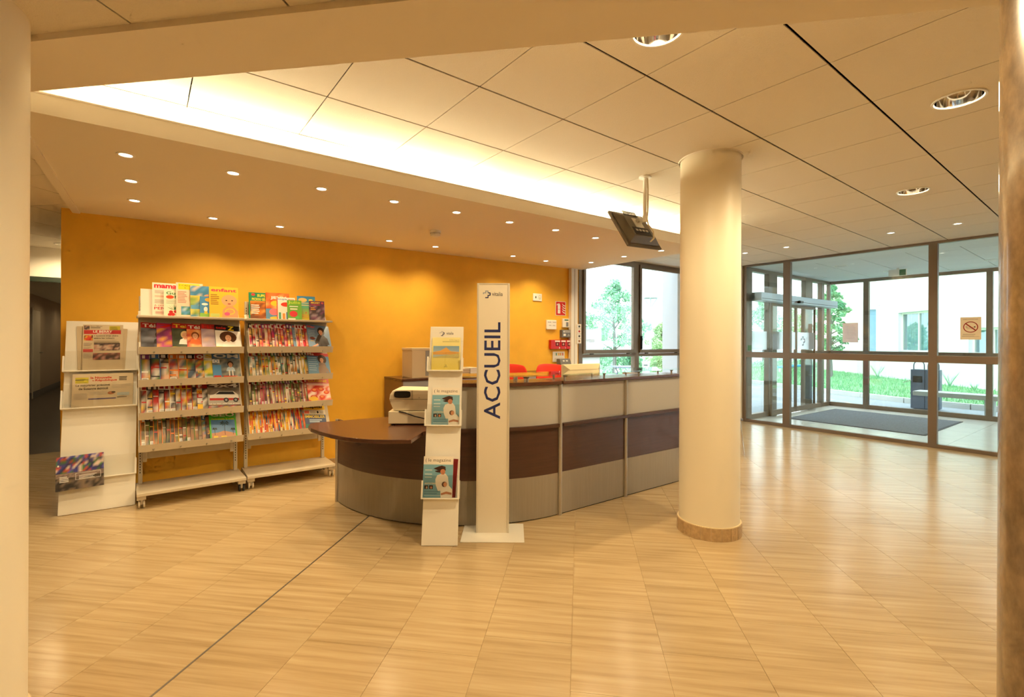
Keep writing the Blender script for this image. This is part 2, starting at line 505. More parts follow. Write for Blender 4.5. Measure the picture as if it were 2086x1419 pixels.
# ---- floor
fl_regions = [half_s(hi=8.2) + half_t(hi=5.5) + [(0,-1,1.0)],
              half_s(lo=-6.9, hi=-0.62) + half_t(lo=5.5, hi=8.0)]
b = MB(); b.prism([tuple(W(-7.2,-6.7)[:2]), tuple(W(11.95,-6.7)[:2]), tuple(W(11.95,4.5)[:2]), tuple(W(8.3,4.5)[:2]), tuple(W(8.3,5.6)[:2]), tuple(W(-0.5,5.7)[:2]), tuple(W(-0.5,8.0)[:2]), tuple(W(-7.2,8.0)[:2])], -0.12, -0.0035)
floor = struct(b.build('floor', mat('floor_joint', rgb(196, 166, 122), 0.7)))
FA = math.radians(-8)
E8 = Vector((math.cos(FA), math.sin(FA))); D8 = Vector((-math.sin(FA), math.cos(FA)))
o0 = E8*(-1.63) + D8*0.1
tiles(floor, 'floor_tile', o0, FA, 0.4, 0.6, 0.0016, 0.0012, fl_regions, -0.0033, 0.0, TRAV, rnd, True, 300, inview)
tiles(floor, 'lobby_tile', (W(8.2,0).x, W(8.2,0).y), TH, 0.6, 0.6, 0.003, 0.003, [half_s(lo=8.2, hi=11.86) + half_t(lo=-0.2, hi=4.46)], -0.0033, 0.0, [LIME], rnd, False, 300, None)
# grey metal movement joint in the floor
jp, jq = E8*(-1.63)+D8*0.6, E8*(-1.63)+D8*4.6
b = MB(); b.obox((jp.x, jp.y, 0.0), (E8.x*0.010, E8.y*0.010, 0), (jq.x-jp.x, jq.y-jp.y, 0), (0,0,0.0008))
b.build('movement_joint', mat('joint_profile', rgb(120, 112, 100), 0.4, metal=0.6), floor)
# dark corridor floor
struct(MB().prism([tuple(W(-2.6,8.0)[:2]), tuple(W(-0.5,8.0)[:2]), tuple(W(-0.5,20.2)[:2]), tuple(W(-2.6,20.2)[:2])], -0.12, 0.0).build('floor_corridor', VFLOOR))

# ---- walls
def rwall(name, s0, s1, t0, t1, z0, z1, m):
    return struct(MB().prism([tuple(W(s0,t0)[:2]), tuple(W(s1,t0)[:2]), tuple(W(s1,t1)[:2]), tuple(W(s0,t1)[:2])], z0, z1).build(name, m))
WP, WQ = W(-0.69, 5.482), W(4.862, 5.277)
WANG = math.atan2(WQ.y-WP.y, WQ.x-WP.x)
wd = Vector((math.cos(WANG), math.sin(WANG), 0)); wn = Vector((-wd.y, wd.x, 0))
b = MB().prism([WP[:2], WQ[:2], (WQ+wn*0.2)[:2], (WP+wn*0.2)[:2]], 0.0, 2.95)
struct(b.build('wall_back', YELLOW))
b = MB().obox(WP-wn*0.012+Vector((0,0,0.0)), wd*((WQ-WP).length), wn*0.012, (0,0,0.085))
struct(b.build('baseboard_back', PLINTH))
rwall('wall_corridor_right', -0.69, -0.55, 5.69, 20.2, 0, 2.95, WHITEW)
rwall('wall_corridor_left', -2.6, -2.45, 8.15, 20.2, 0, 2.95, mat('corridor_paint', rgb(170, 150, 128), 0.7))
rwall('baseboard_corridor', -2.45, -2.43, 8.15, 20.2, 0, 0.14, mat('corridor_skirting', rgb(96, 92, 92), 0.4))
rwall('wall_corridor_end', -2.6, -0.55, 20.2, 20.35, 0, 2.95, WHITEW)
rwall('wall_header', -2.45, -0.69, 8.0, 8.15, 2.1, 2.95, WHITEW)
rwall('trim_1', -2.45, -0.69, 7.98, 8.0, 2.06, 2.12, mat('dark_green_lintel', rgb(40, 52, 40), 0.5))
rwall('wall_hall', -7.0, -2.45, 8.0, 8.15, 0, 2.95, WHITEW)
rwall('wall_left', -7.15, -7.0, -6.6, 8.15, 0, 2.95, WHITEW)
rwall('wall_rear', -7.15, 8.3, -6.65, -6.5, 0, 2.95, WHITEW)
rwall('wall_right', 8.14, 8.3, -6.5, -1.9, 0, 2.95, WHITEW)
rwall('wall_entrance', 8.14, 8.3, 4.42, 5.5, 0, 2.95, WHITEW)
rwall('ceiling_corridor', -2.6, -0.55, 8.15, 20.2, 2.42, 2.5, WHITEW)
# door in the corridor wall
dd = sgroup('door_1', W(-2.45, 15.9, 0), TH)
MB().box(0.0, 0.03, -0.42, 0.42, 0.15, 2.05).build('door_leaf', mat('corridor_door', rgb(196, 182, 160), 0.45), dd)
MB().box(0.0, 0.035, -0.48, -0.42, 0.0, 2.1).build('door_frame', WHITEW, dd)
MB().cyl((0.03,0.34,1.05),(0.09,0.34,1.05),0.012).build('door_handle', STEEL, dd)

# ---- ceilings
GA = math.radians(37.45); GO = (-0.1755, 2.52); CZ = 2.702
beyond = half_line(*BEAMF, True)
R_main = [half_s(hi=8.16) + half_t(hi=3.335) + [beyond, (ST, -CT, 3.0)],
          half_s(lo=5.16, hi=8.16) + half_t(lo=3.335, hi=5.2)]
def main_or_whole(c):                          # tiles right of the soffit run on unbroken
    return c.y > 0.3 and abs(c.x) < 1.4*c.y + 1.0
ceil = sgroup('ceiling')
full_right = [half_s(lo=5.16, hi=8.16) + half_t(lo=-3.0, hi=5.2) + [beyond]]
left_part = [half_s(hi=5.16) + half_t(hi=3.335) + [beyond]]
tiles(ceil, 'ceiling_tile', GO, GA, 0.6, 0.6, 0.006, 0.012, left_part + full_right, CZ, CZ+0.006, [CEILT], rnd, False, 300, main_or_whole,
      [(PX(u, v, CZ).x, PX(u, v, CZ).y, 0.104) for (u, v) in CANS])
for hs in (left_part[0], full_right[0]):
    pl = clip_all(BIG, hs + [(-1,0,9),(1,0,9),(0,-1,4)])
    MB().prism(pl, CZ+0.14, CZ+0.17).build('ceiling_backing', DARK, ceil)
# plaster margin above the cove and against the window
MB().prism([W(-0.7,3.338)[:2], W(5.157,3.338)[:2], W(5.157,3.9)[:2], W(-0.7,3.9)[:2]], CZ, CZ+0.05).build('cove_margin', PLAST, ceil)
rwall('trim_2', 5.1, 8.16, 5.2, 5.3, CZ, 2.95, PLAST)
# soffit over the desk
sof = sgroup('ceiling_soffit')
wl = [W(-0.57,3.19), W(5.11,3.19), W(5.11,5.27), W(-0.57,5.478)]
MB().prism([p[:2] for p in wl], 2.45, 2.468).build('soffit_board', PLAST, sof)
MB().prism([W(-0.57,3.19)[:2], W(5.11,3.19)[:2], W(5.11,3.205)[:2], W(-0.57,3.205)[:2]], 2.468, 2.545).build('cove_fascia', PLAST, sof)
MB().prism([W(-0.57,3.186)[:2], W(5.11,3.186)[:2], W(5.11,3.212)[:2], W(-0.57,3.212)[:2]], 2.545, 2.553).build('cove_lip', PLAST, sof)
MB().prism([W(-0.57,3.80)[:2], W(5.11,3.80)[:2], W(5.11,3.82)[:2], W(-0.57,3.82)[:2]], 2.468, CZ).build('cove_back', PLAST, sof)
MB().prism([W(5.095,3.19)[:2], W(5.11,3.19)[:2], W(5.11,5.27)[:2], W(5.095,5.27)[:2]], 2.468, CZ).build('soffit_end', PLAST, sof)
MB().prism([W(-0.62,3.0)[:2], W(-0.57,3.0)[:2], W(-0.57,5.48)[:2], W(-0.62,5.48)[:2]], 2.44, CZ).build('soffit_edge_trim', PLAST, sof)
# bulkhead between the columns
bd = (Vector(BEAMF[1])-Vector(BEAMF[0])).normalized(); bn = Vector((-bd.y, bd.x))
pf = Vector(BEAMF[0]); pn = Vector(BEAMN[0])
wdt = abs((pn-pf).dot(bn))
q0 = pf - bd*0.35; q1 = pf + bd*7.5
beam = struct(MB().prism([q0[:], q1[:], (q1-bn*wdt)[:], (q0-bn*wdt)[:]], 2.45, 2.95).build('trim_3', PLAST))
# lower tiled ceiling over the camera side and over the hall on the left
NC = sgroup('ceiling_hall'); NZ = 2.474
nearl = half_line(BEAMN[0], BEAMN[1], False)
far_of_near = half_line(BEAMN[0], BEAMN[1], True)
regs = [[nearl, (0,-1,0.9)], half_s(hi=-0.625) + half_t(hi=8.0) + [far_of_near, (-1,0,8.5)]]
NA = math.radians(-9.5); no = PX(280, 57, NZ)
tiles(NC, 'ceiling_tile', (no.x, no.y), NA, 0.6, 0.6, 0.008, 0.004, regs, NZ, NZ+0.006, [CEILT], rnd, False, 300,
      lambda c: abs(c.x) < 1.4*max(c.y, 0)+2.2 and c.y > -0.4)
for hs in regs:
    pl = clip_all(BIG, hs + half_s(lo=-7.1, hi=8.2) + half_t(lo=-6.6, hi=8.05))
    MB().prism(pl, NZ+0.05, NZ+0.08).build('ceiling_backing', DARK, NC)
pl = clip_all(BIG, [nearl] + half_s(lo=-7.1, hi=8.2) + half_t(lo=-6.6) + [(0,1,-0.75)])
MB().prism(pl, NZ, NZ+0.016).build('rear_ceiling', PLAST, NC)
# roof slab
struct(MB().prism([W(-7.3,-6.7)[:2], W(12.5,-6.7)[:2], W(12.5,4.75)[:2], W(8.75,4.75)[:2], W(8.75,5.75)[:2], W(-0.4,5.75)[:2], W(-0.4,20.5)[:2], W(-7.3,20.5)[:2]], 2.95, 3.25).build('ceiling_roof_slab', RENDERW))

# ---- columns
def column(name, x, y, r, m, plinth):
    o = struct(MB().lathe([(r,0.0),(r,3.0)], 64).build(name, m, smooth=True)); o.location = (x, y, 0)
    if plinth:
        n = 20
        for k in range(n):
            a0 = 2*math.pi*(k+0.03)/n; a1 = 2*math.pi*(k+0.97)/n
            b = MB(); pts = []
            for q in range(4): a = a0+(a1-a0)*q/3; pts.append(((r+0.014)*math.cos(a), (r+0.014)*math.sin(a)))
            for q in range(3, -1, -1): a = a0+(a1-a0)*q/3; pts.append(((r-0.002)*math.cos(a), (r-0.002)*math.sin(a)))
            b.prism(pts, 0.0, 0.088).build('plinth_tile', PLINTH, o)
        MB().lathe([(r+0.010,0.0),(r+0.010,0.092),(r-0.001,0.092)], 64).build('plinth_grout', GROUT, o)
        MB().lathe([(r+0.012,CZ-0.012),(r+0.012,CZ+0.01)], 64).build('ceiling_collar', PLAST, o)
    return o
column('column', 1.443, 3.515, 0.207, COLP, True)
column("column", -1.847, 1.545, 0.21, COLP, True)
column("column", 1.357, 1.055, 0.205, CONC, True)

# ---- glass wall to the entrance lobby (frame s,t,z)
def smem(parent, name, s0, s1, t0, t1, z0, z1, m=ALU, bevel=0.003):
    return MB().box(min(s0,s1), max(s0,s1), min(t0,t1), max(t0,t1), z0, z1).build(name, m, parent, bevel=bevel)
def t_at(u, s):                               # t where pixel column u crosses the plane s
    p = on_line(u, 700, W(s, 0), W(s, 5)); return toST(p)[1]
def s_at(u, t):
    p = on_line(u, 700, W(0, t), W(5, t)); return toST(p)[0]
GS = 8.18
g1 = sgroup('window_1', (0,0,0), TH)
tl = [t_at(1512, GS), t_at(1520, GS), t_at(1594.5, GS), t_at(1609, GS), t_at(1890.5, GS), t_at(1909, GS)]
mw = 0.085
bars = [(tl[0], tl[1]), (tl[2], tl[3]), (tl[4], tl[5])]
pitch = (sum(bars[1])-sum(bars[2]))/2
c = sum(bars[2])/2
for k in (1, 2): bars.append((c-pitch*k+0.04, c-pitch*k-0.04))
for (a, e) in bars: smem(g1, 'mullion', GS, GS+0.07, a, e, 0, CZ)
tend = bars[-1][1]
smem(g1, 'bottom_rail', GS+0.002, GS+0.068, tend, tl[0], 0, 0.05)
smem(g1, 'mid_rail', GS+0.001, GS+0.069, tend, tl[0], 1.113, 1.207)
smem(g1, 'top_rail', GS+0.002, GS+0.068, tend, tl[0], CZ-0.03, CZ+0.05)
for k in range(len(bars)-1):
    for (z0, z1) in ((0.05, 1.113), (1.207, CZ-0.03)):
        smem(g1, 'pane', GS+0.030, GS+0.038, bars[k+1][0], bars[k][1], z0, z1, GLASS, 0)
# ---- lobby back glazing
BS = 11.82
g2 = sgroup('window_2', (0,0,0), TH)
bt = [(4.50, t_at(1689, BS)), (t_at(1758, BS), t_at(1769, BS)), (t_at(2008.5, BS), t_at(2022, BS))]
bt += [(bt[2][0]-1.9, bt[2][1]-1.9)]
for (a, e) in bt: smem(g2, 'mullion', BS, BS+0.08, a, e, 0, CZ)
smem(g2, 'bottom_rail', BS+0.002, BS+0.078, bt[-1][1], 4.45, 0, 0.085)
smem(g2, 'mid_rail', BS+0.002, BS+0.078, bt[-1][1], 4.45, 1.10, 1.20)
smem(g2, 'top_rail', BS+0.002, BS+0.078, bt[-1][1], 4.45, CZ-0.06, CZ+0.05)
for k in range(len(bt)-1):
    for (z0, z1) in ((0.085, 1.10), (1.20, CZ-0.06)):
        smem(g2, 'pane', BS+0.036, BS+0.044, bt[k+1][0], bt[k][1], z0, z1, GLASS, 0)
LT1 = bt[-1][1]
g5 = sgroup('window_5', (0,0,0), TH)
smem(g5, 'rail', GS+0.07, BS+0.08, LT1-0.06, LT1, 0, 0.085); smem(g5, 'rail', GS+0.07, BS+0.08, LT1-0.06, LT1, 1.10, 1.20); smem(g5, 'rail', GS+0.07, BS+0.08, LT1-0.06, LT1, CZ-0.06, CZ+0.05)
for k in range(3): smem(g5, 'mullion', GS+0.07+k*1.2, GS+0.14+k*1.2, LT1-0.07, LT1+0.01, 0, CZ)
smem(g5, 'pane', GS+0.07, BS, LT1-0.034, LT1-0.026, 0.085, CZ-0.06, GLASS, 0)
# ---- lobby side wall with the sliding door
LT = 4.43
g3 = sgroup('window_3', (0,0,0), TH)
sj = [(s_at(1523,LT), s_at(1532,LT)), (s_at(1566,LT), s_at(1583,LT)), (s_at(1641,LT), s_at(1655,LT)), (s_at(1674,LT), s_at(1679,LT))]
for (a, e) in sj: smem(g3, 'post', a, e, LT, LT+0.09, 0, CZ)
smem(g3, 'top_rail', GS+0.07, BS, LT+0.002, LT+0.088, CZ-0.06, CZ+0.05)
smem(g3, 'transom', GS+0.07, BS, LT+0.004, LT+0.086, 2.12, 2.24)
smem(g3, 'bottom_rail', GS+0.07, sj[1][0], LT+0.002, LT+0.088, 0, 0.085); smem(g3, 'bottom_rail', sj[2][1], BS, LT+0.002, LT+0.088, 0, 0.085)
smem(g3, 'mid_rail', sj[2][1], BS, LT+0.002, LT+0.088, 1.10, 1.20)
for (a, e, z0, z1) in ((sj[0][1], sj[1][0], 0.085, 2.12), (sj[2][1], sj[3][0], 0.085, 1.10), (sj[2][1], sj[3][0], 1.2, 2.12), (sj[0][1], sj[1][0], 2.24, CZ-0.06), (sj[1][1], sj[2][0], 2.24, CZ-0.06), (sj[2][1], sj[3][0], 2.24, CZ-0.06)):
    smem(g3, 'pane', a, e, LT+0.04, LT+0.048, z0, z1, GLASS, 0)
smem(g3, 'frosted_band', sj[0][1], sj[1][0], LT+0.034, LT+0.036, 1.235, 1.575, FILM, 0)
d2 = sgroup('door_2', (0,0,0), TH)
m0 = s_at(1620.5, LT-0.04)
for (a, e) in ((sj[1][0], m0-0.004), (m0+0.004, sj[2][1])):
    lf = smem(d2, 'sliding_leaf', a, a+0.03, LT-0.06, LT-0.025, 0.015, 2.1)
    for nm, x0, x1, z0, z1 in (('leaf_stile', e-0.03, e, 0.015, 2.1), ('leaf_rail', a+0.03, e-0.03, 0.015, 0.115), ('leaf_rail', a+0.03, e-0.03, 2.05, 2.1)):
        smem(lf, nm, x0, x1, LT-0.06, LT-0.025, z0, z1)
    smem(lf, 'pane', a+0.03, e-0.03, LT-0.046, LT-0.038, 0.115, 2.05, GLASS, 0)
    smem(lf, 'frosted_band', a+0.03, e-0.03, LT-0.050, LT-0.048, 1.235, 1.575, FILM, 0)
op = smem(d2, 'door_operator', s_at(1523, LT), BS-0.25, LT-0.24, LT-0.07, 2.10, 2.245, mat('silver_operator', rgb(176, 186, 196), 0.35, metal=0.4), 0.006)
smem(op, 'operator_cover_seam', s_at(1523, LT)+0.02, BS-0.26, LT-0.244, LT-0.24, 2.135, 2.141, DARK, 0)
ps = s_at(1628, LT-0.24)
smem(op, 'presence_sensor', ps-0.09, ps+0.05, LT-0.30, LT-0.242, 2.115, 2.16, PLASB, 0.01)
# logo printed on the frosted band of the door
def cross_logo(P, x, y, s, cg, cn):           # stepped cross outline: pale upper left, dark lower right
    w = s*0.13
    for (a, b2, ww, hh, c) in ((0,.52,.13,.20,cg), (0,.62,.30,.12,cg), (.30,.62,.12,.32,cg), (.30,.86,.34,.12,cg), (.60,.62,.12,.34,cg),
                               (.66,.62,.30,.12,cn), (.86,.36,.14,.34,cn), (.60,.30,.36,.13,cn), (.60,.04,.13,.36,cn), (.30,.0,.40,.13,cn)):
        P.rect(x+a*s, y+b2*s, ww*s, hh*s, c)
GREYC, NAVYC = rgb(120,132,150), rgb(34,40,84)
P = Print(); cross_logo(P, -0.09, -0.09, 0.19, rgb(170,180,192), rgb(150,160,176))
lg = P.build('door_logo', PAPER, d2)
lg.matrix_local = frame((s_at(1643, LT-0.04)-0.2, LT-0.052, 1.40), (1,0,0), (0,0,1), (0,-1,0))
# lobby ceiling
lob = sgroup('ceiling_lobby')
tiles(lob, 'ceiling_tile', GO, GA, 0.6, 0.6, 0.006, 0.012, [half_s(lo=8.85, hi=11.6) + half_t(lo=LT1+0.3, hi=4.2)], CZ, CZ+0.016, [mat('lobby_tile', rgb(232,234,234), 0.9, bump=(220,0.4))], rnd, False, 300, None)
MB().prism([W(GS+0.07,LT1)[:2], W(BS+0.6,LT1)[:2], W(BS+0.6,LT+0.3)[:2], W(GS+0.07,LT+0.3)[:2]], CZ+0.14, CZ+0.17).build('ceiling_backing', DARK, lob)
LOBP = mat('lobby_plaster', rgb(236,238,238), 0.85)
for (a, e, c, d) in ((GS+0.07, 8.847, LT1, LT), (11.603, BS, LT1, LT), (8.847, 11.603, 4.203, LT), (8.847, 11.603, LT1, LT1+0.297)):
    MB().prism([W(a,c)[:2], W(e,c)[:2], W(e,d)[:2], W(a,d)[:2]], CZ, CZ+0.018).build('ceiling_margin', LOBP, lob)
rwall('ceiling_eaves', BS+0.08, 12.45, LT1-0.5, 4.75, CZ, 2.94, RENDERW); rwall('ceiling_eaves', 8.6, BS+0.08, LT+0.09, 4.75, CZ, 2.94, RENDERW)
rwall('wall_pier', 8.0, 8.5, 5.55, 5.95, -0.1, 2.95, mat('grey_render', rgb(205,208,214), 0.9))

# ---- window behind the desk
VT = 5.25
g4 = sgroup('window_4', (0,0,0), TH)
u0, u1, u2, u3 = s_at(1179, VT), s_at(1187, VT), s_at(1293, VT), s_at(1302, VT)
send = 8.14
V0, V1 = 0.45, CZ+0.02
zmid0, zmid1 = 1.13, 1.23
wbars = [(u0, u1), (u2, u3), (u2+(u2-u0), u3+(u2-u0)), (send-0.06, send)]
wbars = [w for w in wbars if w[1] <= send]
for (a, e) in wbars: smem(g4, 'mullion', a, e, VT, VT+0.08, V0, V1)
for (a, e) in ((V0, V0+0.07), (zmid0, zmid0+0.05), (V1-0.06, V1)):
    smem(g4, 'rail', u0, send, VT+0.002, VT+0.078, a, e)
for k in range(len(wbars)-1):
    a, e = wbars[k][1], wbars[k+1][0]
    smem(g4, 'pane', a, e, VT+0.036, VT+0.044, V0+0.07, zmid0, GLASS, 0)
    sash = smem(g4, 'sash', a, a+0.05, VT-0.02, VT+0.03, zmid0+0.055, V1-0.065)
    for (x0, x1, z0, z1) in ((e-0.05, e, zmid0+0.055, V1-0.065), (a+0.05, e-0.05, zmid0+0.055, zmid0+0.115), (a+0.05, e-0.05, V1-0.12, V1-0.065)):
        smem(sash, 'sash_bar', x0, x1, VT-0.02, VT+0.03, z0, z1)
    smem(sash, 'pane', a+0.05, e-0.05, VT+0.0, VT+0.006, zmid0+0.115, V1-0.12, GLASS, 0)
    for q in (0.15, 0.85): smem(g4, 'hinge_cap', a+(e-a)*q-0.03, a+(e-a)*q+0.03, VT-0.026, VT+0.002, zmid0+0.045, zmid0+0.058, PLASB, 0)
smem(g4, 'sash_handle', u3+0.004, u3+0.03, VT-0.05, VT-0.022, zmid1+0.02, zmid1+0.24, PLASB, 0.004)
P = Print(); P.rect(0, 0, 0.42, 1.0, (0.92,0.94,0.97))
fb = smem(g4, 'frosted_band', u1+0.055, s_at(1225, VT), VT-0.004, VT-0.002, zmid0+0.116, 1.56, FILM, 0)
smem(g4, 'frosted_band', u1, s_at(1225, VT), VT+0.030, VT+0.032, V0+0.07, zmid0, FILM, 0)
P = Print(); P.text('vitalia', 0, 0, 0.17, 0.07, (0.55,0.58,0.66), 0.0)
fo = P.build('window_lettering', PAPER, g4); fo.matrix_local = frame((u1+0.075, VT-0.006, 1.36), (1,0,0), (0,0,1), (0,-1,0))
rwall('wall_sill', 4.86, 8.14, VT, VT+0.2, 0.0, V0, WHITEW)
# yellow reveal and white cable trunking at the end of the yellow wall
rwall('trim_4', toST(WQ)[0]-0.002, u0, VT+0.01, VT+0.2, 0, 2.95, YELLOW)
tr0, tr1 = s_at(1159, VT), s_at(1172, VT)
tk = struct(MB().box(0, tr1-tr0, -0.05, 0.012, 0.05, 2.45).build('trim_5', PLASW, bevel=0.003)); tk.location = W(tr0, VT); tk.rotation_euler = (0,0,TH)
MB().box((tr1-tr0)*0.45, (tr1-tr0)*0.55, -0.0515, -0.05, 0.05, 2.44).build('trunking_groove', mat('groove_grey', rgb(190,182,170), 0.6), tk)

# ================================================================== LAMPS
WARM = (1.0, 0.77, 0.44)
SPOTW, CANW, NEAR_FILLW = 18.0, 52.0, 42.0
spot_px = [(256,315),(267,368),(274,408),(475,352),(655,384),(803,410),(930,432),(1038,452),(1132,468),(1213,484),(1285,498),(1347,510),
           (434,444),(570,461),(793,490),(887,502),(1045,521),(1112,531),(1204,534),(1271,522)]
ORD = ['first','second','third','fourth','fifth','sixth','seventh','eighth','ninth','tenth','eleventh','twelfth','thirteenth','fourteenth','fifteenth','sixteenth','seventeenth','eighteenth','nineteenth','twentieth',
       'twenty-first','twenty-second','twenty-third','twenty-fourth','twenty-fifth','twenty-sixth','twenty-seventh','twenty-eighth','twenty-ninth','thirtieth']
def spot_labels(i):
    if i == 0: return 'small round recessed spot at the left end of the front row in the soffit'
    if i in (1, 2): return 'small round recessed spot at the soffit left end, ' + ('between two others' if i == 1 else 'closest to the yellow wall')
    if i < 12: return 'small round recessed spot, %s from the left in the long front row of the soffit' % ORD[i-2]
    if i < 18: return 'small round recessed spot, %s from the left in the row along the yellow wall' % ORD[i-12]
    return 'small round recessed spot at the window end of the soffit, ' + ('nearer the yellow wall' if i == 18 else 'nearer the column')
def lamp_light(parent, kind, watts, col, z, size=1.9, blend=0.8, rad=0.04):
    l = bpy.data.lights.new('lamp_light', kind); l.energy = watts; l.color = col
    if kind == 'SPOT': l.spot_size = size; l.spot_blend = blend
    l.shadow_soft_size = rad
    o = bpy.data.objects.new('lamp_light', l); COL.objects.link(o); o.parent = parent; o.location = (0, 0, z)
    return o
proto = None
for i, (u, v) in enumerate(spot_px):
    p = PX(u, v, 2.45)
    t = thing('recessed_spot', spot_labels(i), 'ceiling lamp', p, 0, 'recessed spots in the soffit')
    if proto is None:
        r1 = MB().lathe([(0.030,-0.001),(0.034,-0.005),(0.044,-0.004),(0.046,0.0)], 24).build('trim_ring', WHITE, t, smooth=True)
        r2 = MB().lathe([(0.0,-0.0015),(0.031,-0.0015)], 24).build('lens', BULB, t)
        proto = (r1, r2)
    else:
        for q in proto: link_copy(q, t)
    lamp_light(t, 'SPOT', SPOTW, WARM, -0.012, 2.3, 1.0, 0.03)
# large reflector downlights in the tiled ceiling
def can_light(p, label, watts, r=0.105, col=WARM, deep=False):
    t = thing('reflector_downlight', label, 'ceiling lamp', p, 0, 'reflector downlights')
    MB().lathe([(r+0.012,0.0),(r+0.010,-0.005),(r,-0.005),(r-0.004,0.002)], 32).build('trim_ring', WHITE, t, smooth=True)
    if deep:
        MB().lathe([(r-0.002,-0.002),(r*0.95,0.03),(r*0.8,0.075),(r*0.45,0.118),(0.0,0.125)], 48).build('reflector', CHROME, t, smooth=True)
        MB().lathe([(0.0,0.045),(0.022,0.05),(0.026,0.075),(0.02,0.12)], 16).build('bulb', BULB, t, smooth=True)
    else:
        MB().lathe([(r-0.003,-0.002),(r*0.75,0.0125),(0.03,0.0145)], 32).build('reflector', CHROME, t, smooth=True)
        MB().lathe([(0.0,0.008),(0.028,0.008),(0.03,0.0145)], 16).build('bulb', BULB, t)
    if watts: lamp_light(t, 'SPOT', watts, col, -0.03, 2.95, 0.5, 0.08)
    return t
for (u, v, lab, w) in ((1953,202,'large round chrome reflector downlight beside the concrete column',CANW), (1860,389,'round chrome reflector downlight halfway to the glass wall',CANW),
                       (1340,62,'round downlight half hidden above the bulkhead edge',CANW)):
    can_light(PX(u, v, CZ-0.001), lab, w, deep=True)
for i, (u, v) in enumerate(((1518,515),(1602,503),(1815,474),(1951,455))):
    t = thing('recessed_spot', 'small round recessed spot in the tiled ceiling along the glass wall, %s from the left' % ORD[i], 'ceiling lamp', PX(u, v, CZ), 0, 'recessed spots along the glass wall')
    for q in proto: link_copy(q, t)
    lamp_light(t, 'SPOT', SPOTW, WARM, -0.012, 2.3, 1.0, 0.03)
for i, (s, t) in enumerate(((9.5,3.4),(10.9,3.1),(10.7,1.7),(9.6,1.2))):
    can_light(W(s, t, CZ-0.001), ['round downlight in the lobby ceiling by the door operator','round downlight in the lobby ceiling by the far glazing corner','round downlight in the lobby ceiling over the entrance mat end','round downlight in the lobby ceiling nearest the concrete column'][i], 5.0, 0.09, (1,0.9,0.75))
for i, (x, y) in enumerate(((-2.4,0.2),(0.0,-0.4),(2.6,-0.8),(-4.6,3.2),(-5.2,5.6),(4.2,-2.5))):  # lamps added out of view, to light the near side and fill from the front
    can_light(Vector((x, y, NZ-0.001)), ['round downlight in the low ceiling left of the camera','round downlight in the low ceiling behind the camera','round downlight in the low ceiling behind the concrete column','round downlight in the low hall ceiling beside the yellow wall end','round downlight in the low hall ceiling before the corridor','round downlight in the low ceiling at the rear'][i], NEAR_FILLW*(0.55, 1, 1, 0.45, 0.45, 1)[i], 0.09)
for k, t_ in enumerate((13.5, 16.2, 18.8)): can_light(W(-1.55, t_, 2.419), 'round downlight in the dim corridor ceiling, %s from the opening' % ORD[k], 9.0, 0.09)  # out-of-view lamps added to brighten the dark corridor
# cove tubes
for k in range(4):
    s0 = -0.45 + k*1.39
    t = thing('cove_tube', 'glowing tube lamp hidden in the ceiling cove, %s from the left' % ORD[k], 'tube lamp', W(s0, 3.42, 2.475), TH, 'tube lamps in the cove')
    MB().box(0, 1.34, -0.03, 0.03, -0.007, 0.048).build('batten', WHITE, t)
    MB().cyl((0.03,0,0.068),(1.31,0,0.068),0.013,12).build('tube', TUBE, t)
    for x in (0.0, 1.31): MB().box(x, x+0.03, -0.02, 0.02, 0.048, 0.084).build('tube_cap', WHITE, t)
# smoke detector
t = thing('smoke_detector', 'white round smoke detector on the soffit', 'smoke detector', PX(887, 470, 2.45))
MB().lathe([(0.055,0.0),(0.055,-0.018),(0.05,-0.024)], 32).build('base', PLASW, t, smooth=True)
MB().lathe([(0.044,-0.024),(0.044,-0.034),(0.048,-0.036),(0.045,-0.052),(0.03,-0.06),(0.0,-0.061)], 32).build('sensor_head', PLASW, t, smooth=True)

# ================================================================== RECEPTION DESK
CS, CTT, CR = 2.55, 4.2, 1.34
def arc(r, a0, a1, n=24): return [(CS + r*math.cos(math.radians(a0+(a1-a0)*k/n)), CTT + r*math.sin(math.radians(a0+(a1-a0)*k/n))) for k in range(n+1)]
def arc_panel(parent, name, r0, r1, a0, a1, z0, z1, m, n=28):
    o = MB().prism(arc(r0, a0, a1, n) + arc(r1, a1, a0, n), z0, z1).build(name, m, parent, smooth=True); return o
pA = PX(905, 1070); sA, tA = toST(pA)
A1 = math.degrees(math.atan2(tA-CTT, sA-CS)) % 360
curve = thing('curved_reception_desk', 'curved wenge and silver reception desk with a low rounded wing', 'reception desk', (0,0,0), TH)
arc_panel(curve, 'silver_kick_panel', CR, CR-0.02, 181, 269.3, 0.008, 0.335, SILV)
arc_panel(curve, 'wood_panel', CR, CR-0.02, 181, 269.3, 0.335, 0.70, WOODD)
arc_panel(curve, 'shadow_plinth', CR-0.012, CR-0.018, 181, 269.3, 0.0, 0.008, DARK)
arc_panel(curve, 'grey_upper_panel', CR, CR-0.02, A1, 269.3, 0.725, 1.03, GREYP)
arc_panel(curve, 'ledge_strip', CR+0.028, CR-0.02, A1, 269.0, 0.70, 0.725, WOODD)
arc_panel(curve, 'upper_worktop', CR+0.03, CR-0.28, A1, 269.6, 1.034, 1.060, WOODT)
e0 = arc(CR, A1, A1+1, 1)[0]; e1 = arc(CR-0.28, A1, A1+1, 1)[0]
MB().prism([e0, e1, (e1[0]+0.012, e1[1]+0.012), (e0[0]+0.012, e0[1]+0.012)], 0.0, 1.034).build('end_panel', GREYP, curve)
